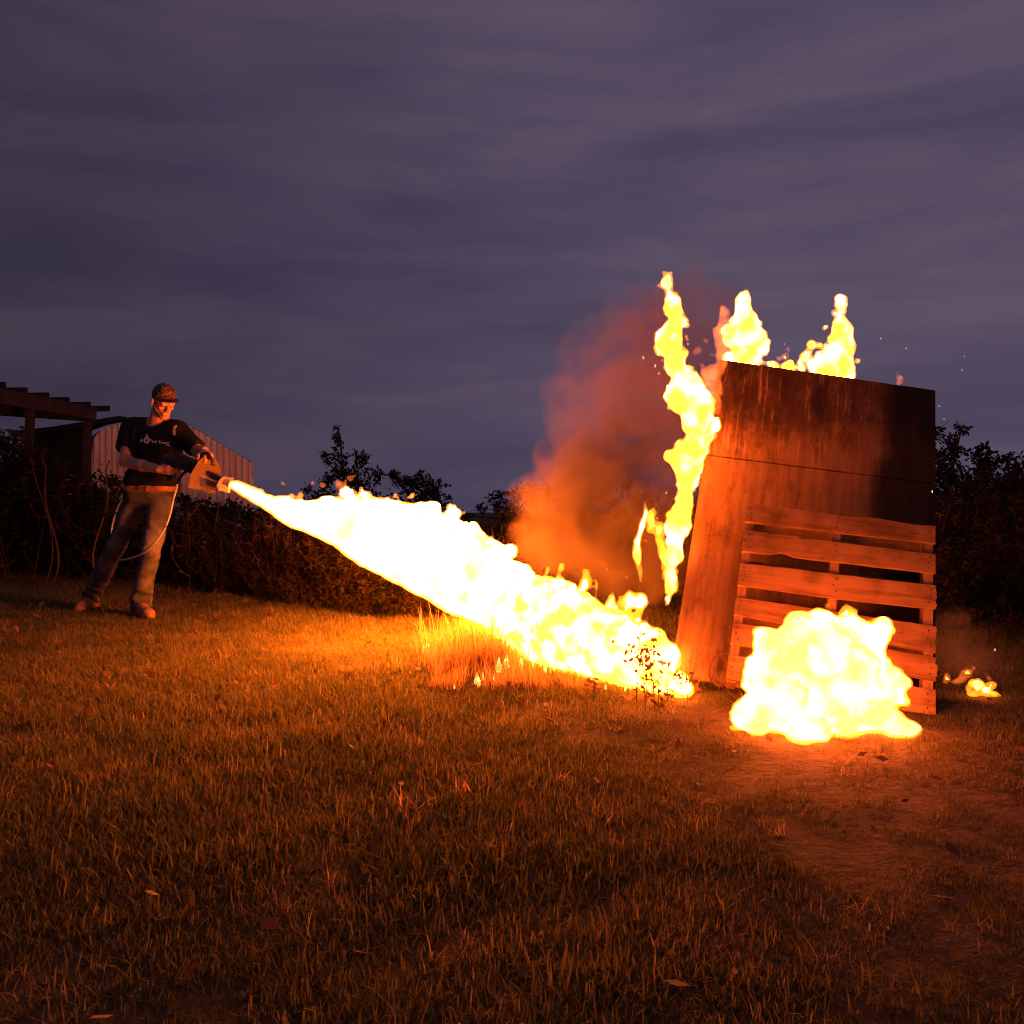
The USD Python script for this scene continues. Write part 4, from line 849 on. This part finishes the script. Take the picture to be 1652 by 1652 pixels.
Fb.cone(Hd(-0.022, 0.097, -0.0665), Hd(0.022, 0.097, -0.0665), 0.004, 0.004, 0.003, sub=True)
hand(Fb, wrR, np.array([0.93, -0.28, -0.06]), np.array([0.2, 0.95, 0.0]), True)
hand(Fb, wrL, np.array([0.62, -0.66, -0.42]), np.array([-0.25, 0.25, -0.93]), False)
# feet inside the boots
for an, to in ((anR, toR), (anL, toL)):
    Fb.cone(an, to * [1, 1, 0] + [0, 0, 0.04], 0.035, 0.028, 0.02)
body = Fb.mesh(); smooth_mesh(body, 6)
part(man, 'body', body, 'skin', smooth=True)
for s_ in (-1, 1):
    e = trimesh.creation.icosphere(2, 0.0105); e.apply_translation(Hd(0.031 * s_, 0.079, -0.004))
    eye = part(man, 'eye', e, 'eye_white', smooth=True)
    i_ = trimesh.creation.icosphere(2, 0.0055); i_.apply_translation(Hd(0.031 * s_, 0.0845, -0.0065)); part(eye, 'iris', i_, 'eye_dark', smooth=True)
# hair below the cap
Fh = Field(HC - 0.16, HC + 0.2, 0.0065)
Fh.ell(Hd(0, -0.018, 0.030), HR, (0.081, 0.100, 0.090), 0.01)
Fh.ell(Hd(0, 0.075, -0.02), HR, (0.12, 0.085, 0.13), 0.005, sub=True)
Fh.cut(Hd(0, 0, -0.045), -(HR @ np.array([0, 0.35, 1.0])))
part(man, 'hair', Fh.mesh(), 'hair_dark', smooth=True)
# cap
Fc = Field(HC - 0.2, HC + 0.24, 0.0055)
Fc.ell(Hd(0, -0.012, 0.042), HR, (0.085, 0.108, 0.094), 0.01)
Fc.cut(Hd(0, 0.0, 0.040), -(HR @ np.array([0, -0.12, 1.0])))
capm = Fc.mesh(); cap = part(man, 'cap', capm, 'cap_camo', smooth=True)
a_ = np.linspace(-1.25, 1.25, 25); V = []; F_ = []
for lay in (0.0, -0.006):
    for t in np.linspace(0, 1, 7):
        for q_ in a_:
            xx, yy = math.sin(q_) * 0.086, math.cos(q_) * 0.105 - 0.012
            V.append(Hd(xx * (1 + 0.02 * t), yy + t * 0.068 * max(math.cos(q_ * 0.95), 0) ** 0.7, 0.052 + lay + 0.004 * t - 0.022 * (xx / 0.086) ** 2 * t))
n_ = len(a_)
for lay in (0, 1):
    for r_ in range(6):
        for k in range(n_ - 1):
            b_ = lay * 7 * n_ + r_ * n_ + k; q_ = (b_, b_ + 1, b_ + n_ + 1, b_ + n_); F_.append(q_ if lay == 0 else q_[::-1])
for k in range(n_ - 1): b_ = 6 * n_ + k; F_.append((b_, b_ + 1, b_ + 1 + 7 * n_, b_ + 7 * n_))
part(cap, 'brim', (np.array(V), np.array(F_)), 'cap_camo', smooth=40)
btn = trimesh.creation.icosphere(2, 0.008); btn.apply_translation(Hd(0, -0.012, 0.134)); part(cap, 'button', btn, 'cap_camo', smooth=True)
# t-shirt
Fs = Field(lo, hi, HB)
torso(Fs, 0.016)
Fs.cone(waist - ex * 0.08 - [0, 0, 0.05], waist + ex * 0.08 - [0, 0, 0.05], 0.126, 0.126, 0.05)
for sh_, el_, f_, s_ in ((shR, elR, 0.62, 1), (shL, elL, 0.80, -1)):
    Fq = Field(lo, hi, HB); Fq.cone(sh_ + [0.012 * s_, 0, 0], sh_ + (el_ - sh_) * 1.1 - [0.012 * s_, 0, 0], 0.076, 0.092 if s_ > 0 else 0.076, 0.0)
    Fq.cut(sh_ + (el_ - sh_) * f_, (el_ - sh_) / np.linalg.norm(el_ - sh_))
    t_ = np.clip(0.5 + 0.5 * (Fs.F - Fq.F) / 0.03, 0, 1); Fs.F = Fs.F * (1 - t_) + Fq.F * t_ - 0.03 * t_ * (1 - t_)
P = Fs.pts(); near_ = np.abs(Fs.F) < 0.06
w_ = np.zeros_like(Fs.F); Pn = P[near_]
w_[near_] = 0.016 * (meshkit.fbm(Pn * [7, 7, 13] + 3, 3, 8) - 0.5) + 0.006 * np.sin(Pn[:, 2] * 55 + 7 * meshkit.noise(Pn * 5, 4)) * np.clip((waist[2] + 0.12 - Pn[:, 2]) / 0.15, 0, 1)
Fs.F += w_
zb = J(240, 786, 6.95)[2]
Fs.cut([0, 0, zb], (0, 0, -1))
nk = (P - (neck0 + [0.006, -0.03, 0.022]))
Fs.F = np.maximum(Fs.F, -(np.linalg.norm(nk * [1, 1, 0.9], axis=-1) - 0.080).astype(np.float32))
shirt_m = Fs.mesh(); smooth_mesh(shirt_m, 3)
shirt = part(man, 't_shirt', shirt_m, 'shirt_black', smooth=True)
# printed emblem: a drop with a hole, a small mark before it and slanting letters after it
def on_shirt(mesh, lift=0.004):
    from scipy.spatial import cKDTree
    n_ = shirt_m.vertex_normals; fv = shirt_m.vertices[n_[:, 1] < -0.15]
    kd = cKDTree(fv[:, [0, 2]]); dd, ii = kd.query(mesh.vertices[:, [0, 2]], k=4)
    yv = fv[ii][..., 1].min(1); m2 = mesh.copy(); v_ = np.array(m2.vertices); v_[:, 1] = yv - lift + (mesh.vertices[:, 1] - mesh.vertices[:, 1].min()); m2.vertices = v_; return m2
def print_poly(pts, holes=()):
    to = lambda q: [tuple(at(a, b, 6.8)[[0, 2]]) for a, b in q]
    e = trimesh.creation.extrude_polygon(Polygon(to(pts), [to(h_) for h_ in holes]), 0.0015, engine='earcut')
    e.apply_transform(np.array([[1, 0, 0, 0], [0, 0, -1, 0], [0, 1, 0, 0], [0, 0, 0, 1.0]])); return e.subdivide_to_size(0.012)
circ = lambda cx, cy, r_, n=14: [(cx + r_ * math.cos(t), cy + r_ * math.sin(t)) for t in np.linspace(0, 2 * np.pi, n, endpoint=False)]
drop = [(235.8, 699), (238, 703.5), (241, 706.5), (242.6, 709.5), (242.2, 713.5), (239, 715.6), (235.5, 715.4), (232.4, 712.5), (232.0, 709), (234, 705), (234.6, 702)]
em = [print_poly(drop, [circ(237.2, 710.3, 1.9)]), print_poly([(226, 711), (228.3, 707.5), (230.3, 710), (229.6, 713), (227, 713)])]
for q in ([(243.6, 708.8), (245.4, 708.6), (247.4, 711.6), (246.2, 712.4)], [(246.0, 711.4), (248.0, 711.0), (249.2, 714.2), (247.6, 714.4)], [(249.0, 711.6), (250.2, 711.6), (250.2, 714.8), (249.2, 714.8)], [(251.0, 710.8), (253.6, 710.6), (254.8, 713.0), (254.0, 715.2), (251.2, 714.8), (252.4, 713.0)],
          [(256.8, 711.2), (260.6, 711.0), (260.2, 712.4), (259.4, 712.6), (261.0, 715.6), (259.6, 716.0), (257.8, 712.8)], [(262.0, 712.6), (263.2, 712.8), (263.4, 716.0), (262.4, 716.0)], [(264.2, 713.6), (268.0, 714.2), (268.6, 716.2), (265.0, 715.6)], [(269.0, 713.8), (273.6, 713.0), (274.4, 714.4), (270.2, 715.0)], [(269.4, 715.8), (273.4, 717.2), (274.6, 718.6), (272.2, 719.0), (269.6, 717.2)]):
    em.append(print_poly(q))
part(shirt, 'chest_print', cat_([on_shirt(e) for e in em]), 'print_white')
# jeans
Fj = Field(lo, hi, HB)
legs(Fj, 0.011, 0.018)
P = Fj.pts(); near_ = np.abs(Fj.F) < 0.05; Pn = P[near_]
w_ = np.zeros_like(Fj.F)
w_[near_] = 0.034 * (meshkit.fbm(Pn * [6, 6, 10] + 31, 3, 18) - 0.5) + (0.0015 + 0.011 * np.clip((0.26 - Pn[:, 2]) / 0.2, 0, 1)) * np.sin(Pn[:, 2] * 60 + 16 * meshkit.noise(Pn * 7, 14) + 25 * Pn[:, 0])
Fj.F += w_
Fj.cut([0, 0, zb + 0.008], (0, 0, 1))
for an, kn in ((anR, knR), (anL, knL)):
    pass
Fj.cut([0, 0, 0.045], (0, 0, -1))
jm = Fj.mesh(); smooth_mesh(jm, 3)
part(man, 'jeans', jm, 'denim', smooth=True)
# belt: a band pushed out of the hips
Ft = Field(lo, hi, HB)
Ft.cone(pelv - ex * 0.078 + [0, 0, 0.09], pelv + ex * 0.078 + [0, 0, 0.09], 0.128, 0.128, 0.0); Ft.cone(waist - ex * 0.08 - [0, 0, 0.05], waist + ex * 0.08 - [0, 0, 0.05], 0.131, 0.131, 0.03)
Ft.cut([0, 0, zb + 0.012], (0, 0, 1)); Ft.cut([0, 0, zb - 0.034], (0, 0, -1))
belt = part(man, 'belt', Ft.mesh(), 'belt_leather', smooth=40)
bc = J(231, 791, 6.80); ring = []
by = pelv[1] - 0.146
for dx, dz, sx, sz in ((-0.024, 0, 0.007, 0.05), (0.024, 0, 0.007, 0.05), (0, 0.022, 0.041, 0.007), (0, -0.022, 0.041, 0.007)):
    ring.append(box((bc[0] + dx, by, zb - 0.011 + dz), (sx, 0.012, sz)))
ring.append(box((bc[0] + 0.004, by - 0.004, zb - 0.011), (0.04, 0.006, 0.006)))
part(belt, 'buckle', cat_(ring), 'buckle_brass')
# boots
for an, to in ((anR, toR), (anL, toL)):
    h_ = an * [1, 1, 0] + [0, 0, 0.05]; t_ = to * [1, 1, 0] + [0, 0, 0.042]; dv = (t_ - h_); dv /= np.linalg.norm(dv)
    Fo = Field(np.minimum(h_, t_) - 0.14, np.maximum(h_, t_) + 0.2, 0.0065)
    Fo.cone(h_ - dv * 0.03, h_ + [0, 0, 0.09], 0.05, 0.052, 0.02); Fo.cone(h_ - dv * 0.02, t_, 0.046, 0.044, 0.03); Fo.cone(t_, t_ + dv * 0.03 + [0, 0, -0.006], 0.045, 0.036, 0.02); Fo.cone(h_ + [0, 0, .05], t_ + [0, 0, -.005], 0.045, 0.03, 0.03)
    Fo.cut([0, 0, 0.014], (0, 0, -1))
    bt = part(man, 'boot', Fo.mesh(), 'boot_leather', smooth=True)
    so = Polygon([tuple(h_[:2]), tuple((t_ + dv * 0.03)[:2])]) if False else __import__('shapely.geometry', fromlist=['LineString']).LineString([tuple((h_ - dv * 0.03)[:2]), tuple((t_ + dv * 0.03)[:2])]).buffer(0.047)
    se = trimesh.creation.extrude_polygon(so, 0.026, engine='earcut'); se.apply_translation([0, 0, -0.010]); part(bt, 'sole', se, 'boot_sole', smooth=40)
# fuel pack worn on the back
fp = thing('fuel_pack', 'fuel tank backpack with a pale shoulder strap worn by the person', 'backpack')
for s_ in (-1, 1):
    cy = trimesh.creation.capsule(0.30, 0.070, count=[16, 16]); cy.apply_translation(chest + ex * 0.075 * s_ + [-0.03, 0.24, -0.17]); part(fp, 'tank', cy, 'black_metal', smooth=True)
def ribbon(line, w):
    line = np.asarray(line, float); V, F_ = [], []
    for p in line: V += [p - ex * w / 2, p + ex * w / 2, p - ex * w / 2 + [0, -0.006, 0.003], p + ex * w / 2 + [0, -0.006, 0.003]]
    for k in range(len(line) - 1):
        a, b = 4 * k, 4 * k + 4
        F_ += [(a, a + 1, b + 1, b), (a + 2, b + 2, b + 3, a + 3), (a, b, b + 2, a + 2), (a + 1, a + 3, b + 3, b + 1)]
    return (np.array(V), np.array(F_))
def sy(p, lift=0.006):
    """The front of the shirt at p's x and z."""
    n_ = shirt_m.vertex_normals; fv = shirt_m.vertices[(n_[:, 1] < 0.1)]; k = np.argsort(np.hypot(fv[:, 0] - p[0], fv[:, 2] - p[2]))[:5]; return np.array([p[0], fv[k, 1].min() - lift, p[2]])
for uu, mt, vv in ((283, 'strap_grey', (692, 695, 699, 703)), (283, 'black_plastic', (703, 716, 730, 745, 758)), (215, 'black_plastic', (694, 705, 720, 740, 758))):
    ln = [sy(J(uu - (v_ - 692) * 0.06, v_, 6.8)) for v_ in vv]
    if vv[0] < 700: ln = [ln[0] + [0, 0.16, 0.005], ln[0] + [0, 0.07, 0.030]] + ln
    part(fp, 'strap', ribbon(spline(ln, 18), 0.021), mt, smooth=40)

# ------------------------------------------------------------------ the flamethrower
ft = thing('flamethrower', 'hand-held black flamethrower with tan heat shield spraying the fire jet', 'flamethrower')
fa, fb_ = J(268, 733, 6.62), J(366, 778, 6.47)
fx = frame(fb_ - fa)
def fpt(u, v, d): return at(u, v, d)
hb = trimesh.creation.box((0.158, 0.075, 0.098)); hb = trimesh.Trimesh(hb.vertices, hb.faces)
import manifold3d as m3
def rbox(c, s, R, r=0.008):
    hx = np.array(s) / 2 - r; sp = m3.Manifold.sphere(r, 12)
    hull = m3.Manifold.batch_hull([sp.translate((sx * hx[0], sy_ * hx[1], sz * hx[2])) for sx in (-1, 1) for sy_ in (-1, 1) for sz in (-1, 1)]).to_mesh()
    t = trimesh.Trimesh(hull.vert_properties[:, :3], hull.tri_verts); T = np.eye(4); T[:3, :3] = R; T[:3, 3] = c; t.apply_transform(T); return t
part(ft, 'housing', rbox(fpt(301, 748, 6.545), (0.155, 0.075, 0.098), fx), 'black_plastic', smooth=30)
part(ft, 'receiver', rbox(fpt(276, 745, 6.60), (0.13, 0.055, 0.06), fx), 'black_metal', smooth=30)
part(ft, 'pistol_grip', rbox(fpt(272, 763, 6.635), (0.036, 0.034, 0.12), frame((1, 0, 0.25)) ), 'black_plastic', smooth=30)
part(ft, 'trigger_guard', tube(spline([fpt(276, 752, 6.62), fpt(284, 757, 6.62), fpt(283, 767, 6.62), fpt(274, 769, 6.63)], 12), 0.005, 6), 'black_metal', smooth=True)
part(ft, 'barrel', tube([fpt(312, 752, 6.53), fpt(330, 760, 6.52), fpt(358, 774, 6.48)], 0.017, 12), 'black_metal', smooth=40)
part(ft, 'igniter_tube', tube([fpt(316, 764, 6.50), fpt(336, 772, 6.49), fpt(356, 781, 6.47)], 0.009, 9), 'nozzle_metal', smooth=40)
part(ft, 'front_handle', tube(spline([fpt(326, 748, 6.50), fpt(326, 735, 6.49), fpt(334, 731, 6.47), fpt(341, 740, 6.47), fpt(343, 750, 6.48)], 16), 0.012, 8), 'black_plastic', smooth=True)
shp = [(309, 787), (314, 762), (322, 746), (331, 737), (339, 736), (346, 741), (352, 752), (353, 764), (350, 768), (347, 782), (345, 796), (333, 795), (328, 789), (320, 790)]
hole = [(323, 769), (330, 765), (334, 771), (331, 786), (325, 784)]
toP = lambda q, d: [tuple(((a - 826) / FPX * d, CAMZ + (HOR - b) / FPX * d)) for a, b in q]
def plate(pts, d, t, holes=(), tilt=0.0):
    e = trimesh.creation.extrude_polygon(Polygon(toP(pts, d), [toP(h_, d) for h_ in holes]), t, engine='earcut')
    e.apply_transform(np.array([[1, 0, 0, 0], [0, 0, -1, d + t / 2], [0, 1, 0, 0], [0, 0, 0, 1.0]]))
    c = e.vertices.mean(0); v_ = np.array(e.vertices); v_[:, 1] += tilt * (v_[:, 0] - c[0]); e.vertices = v_; return e
bolts = [circ(a, b, 1.0, 8) for a, b in ((336, 788), (341, 782), (341, 790))]
part(ft, 'heat_shield', plate(shp, 6.515, 0.014, [hole] + bolts, 0.5), 'shield_tan')
part(ft, 'shield_lip', plate([(322, 746), (331, 737), (339, 736), (346, 741), (352, 752), (349, 753), (344, 745), (338, 740), (332, 741), (325, 748)], 6.50, 0.03, (), 0.5), 'shield_tan')
part(ft, 'nozzle_shroud', plate([(357, 773), (364, 768), (371, 774), (369, 795), (355, 791), (352, 784)], 6.475, 0.05, [circ(362, 779, 2.2)], 0.2), 'nozzle_metal')
part(ft, 'nozzle', tube([fpt(356, 774, 6.475), fpt(364, 777, 6.465), fpt(372, 781, 6.455)], [0.02, 0.022, 0.024], 12), 'nozzle_metal', smooth=40)
part(ft, 'pilot_tube', tube([fpt(360, 768, 6.46), fpt(376, 772, 6.45)], 0.006, 8), 'nozzle_metal', smooth=40)
part(ft, 'hose_fitting', tube(spline([fpt(304, 758, 6.55), fpt(295, 765, 6.56), fpt(289, 774, 6.58), fpt(286.5, 780, 6.59)], 14), 0.011, 8), 'black_metal', smooth=True)
part(ft, 'hose', tube(spline([fpt(287, 778, 6.59), fpt(285, 786, 6.60), fpt(280, 805, 6.60), (fpt(272, 838, 6.58)), fpt(262, 860, 6.58), fpt(246, 880, 6.62), fpt(226, 895, 6.74), fpt(204, 902, 6.9), fpt(186, 896, 7.12), fpt(180, 860, 7.25), fpt(200, 800, 7.22), fpt(225, 770, 7.18)], 70), 0.0075, 8), 'hose_white', smooth=True, label='pale fuel hose looping down past the knees')
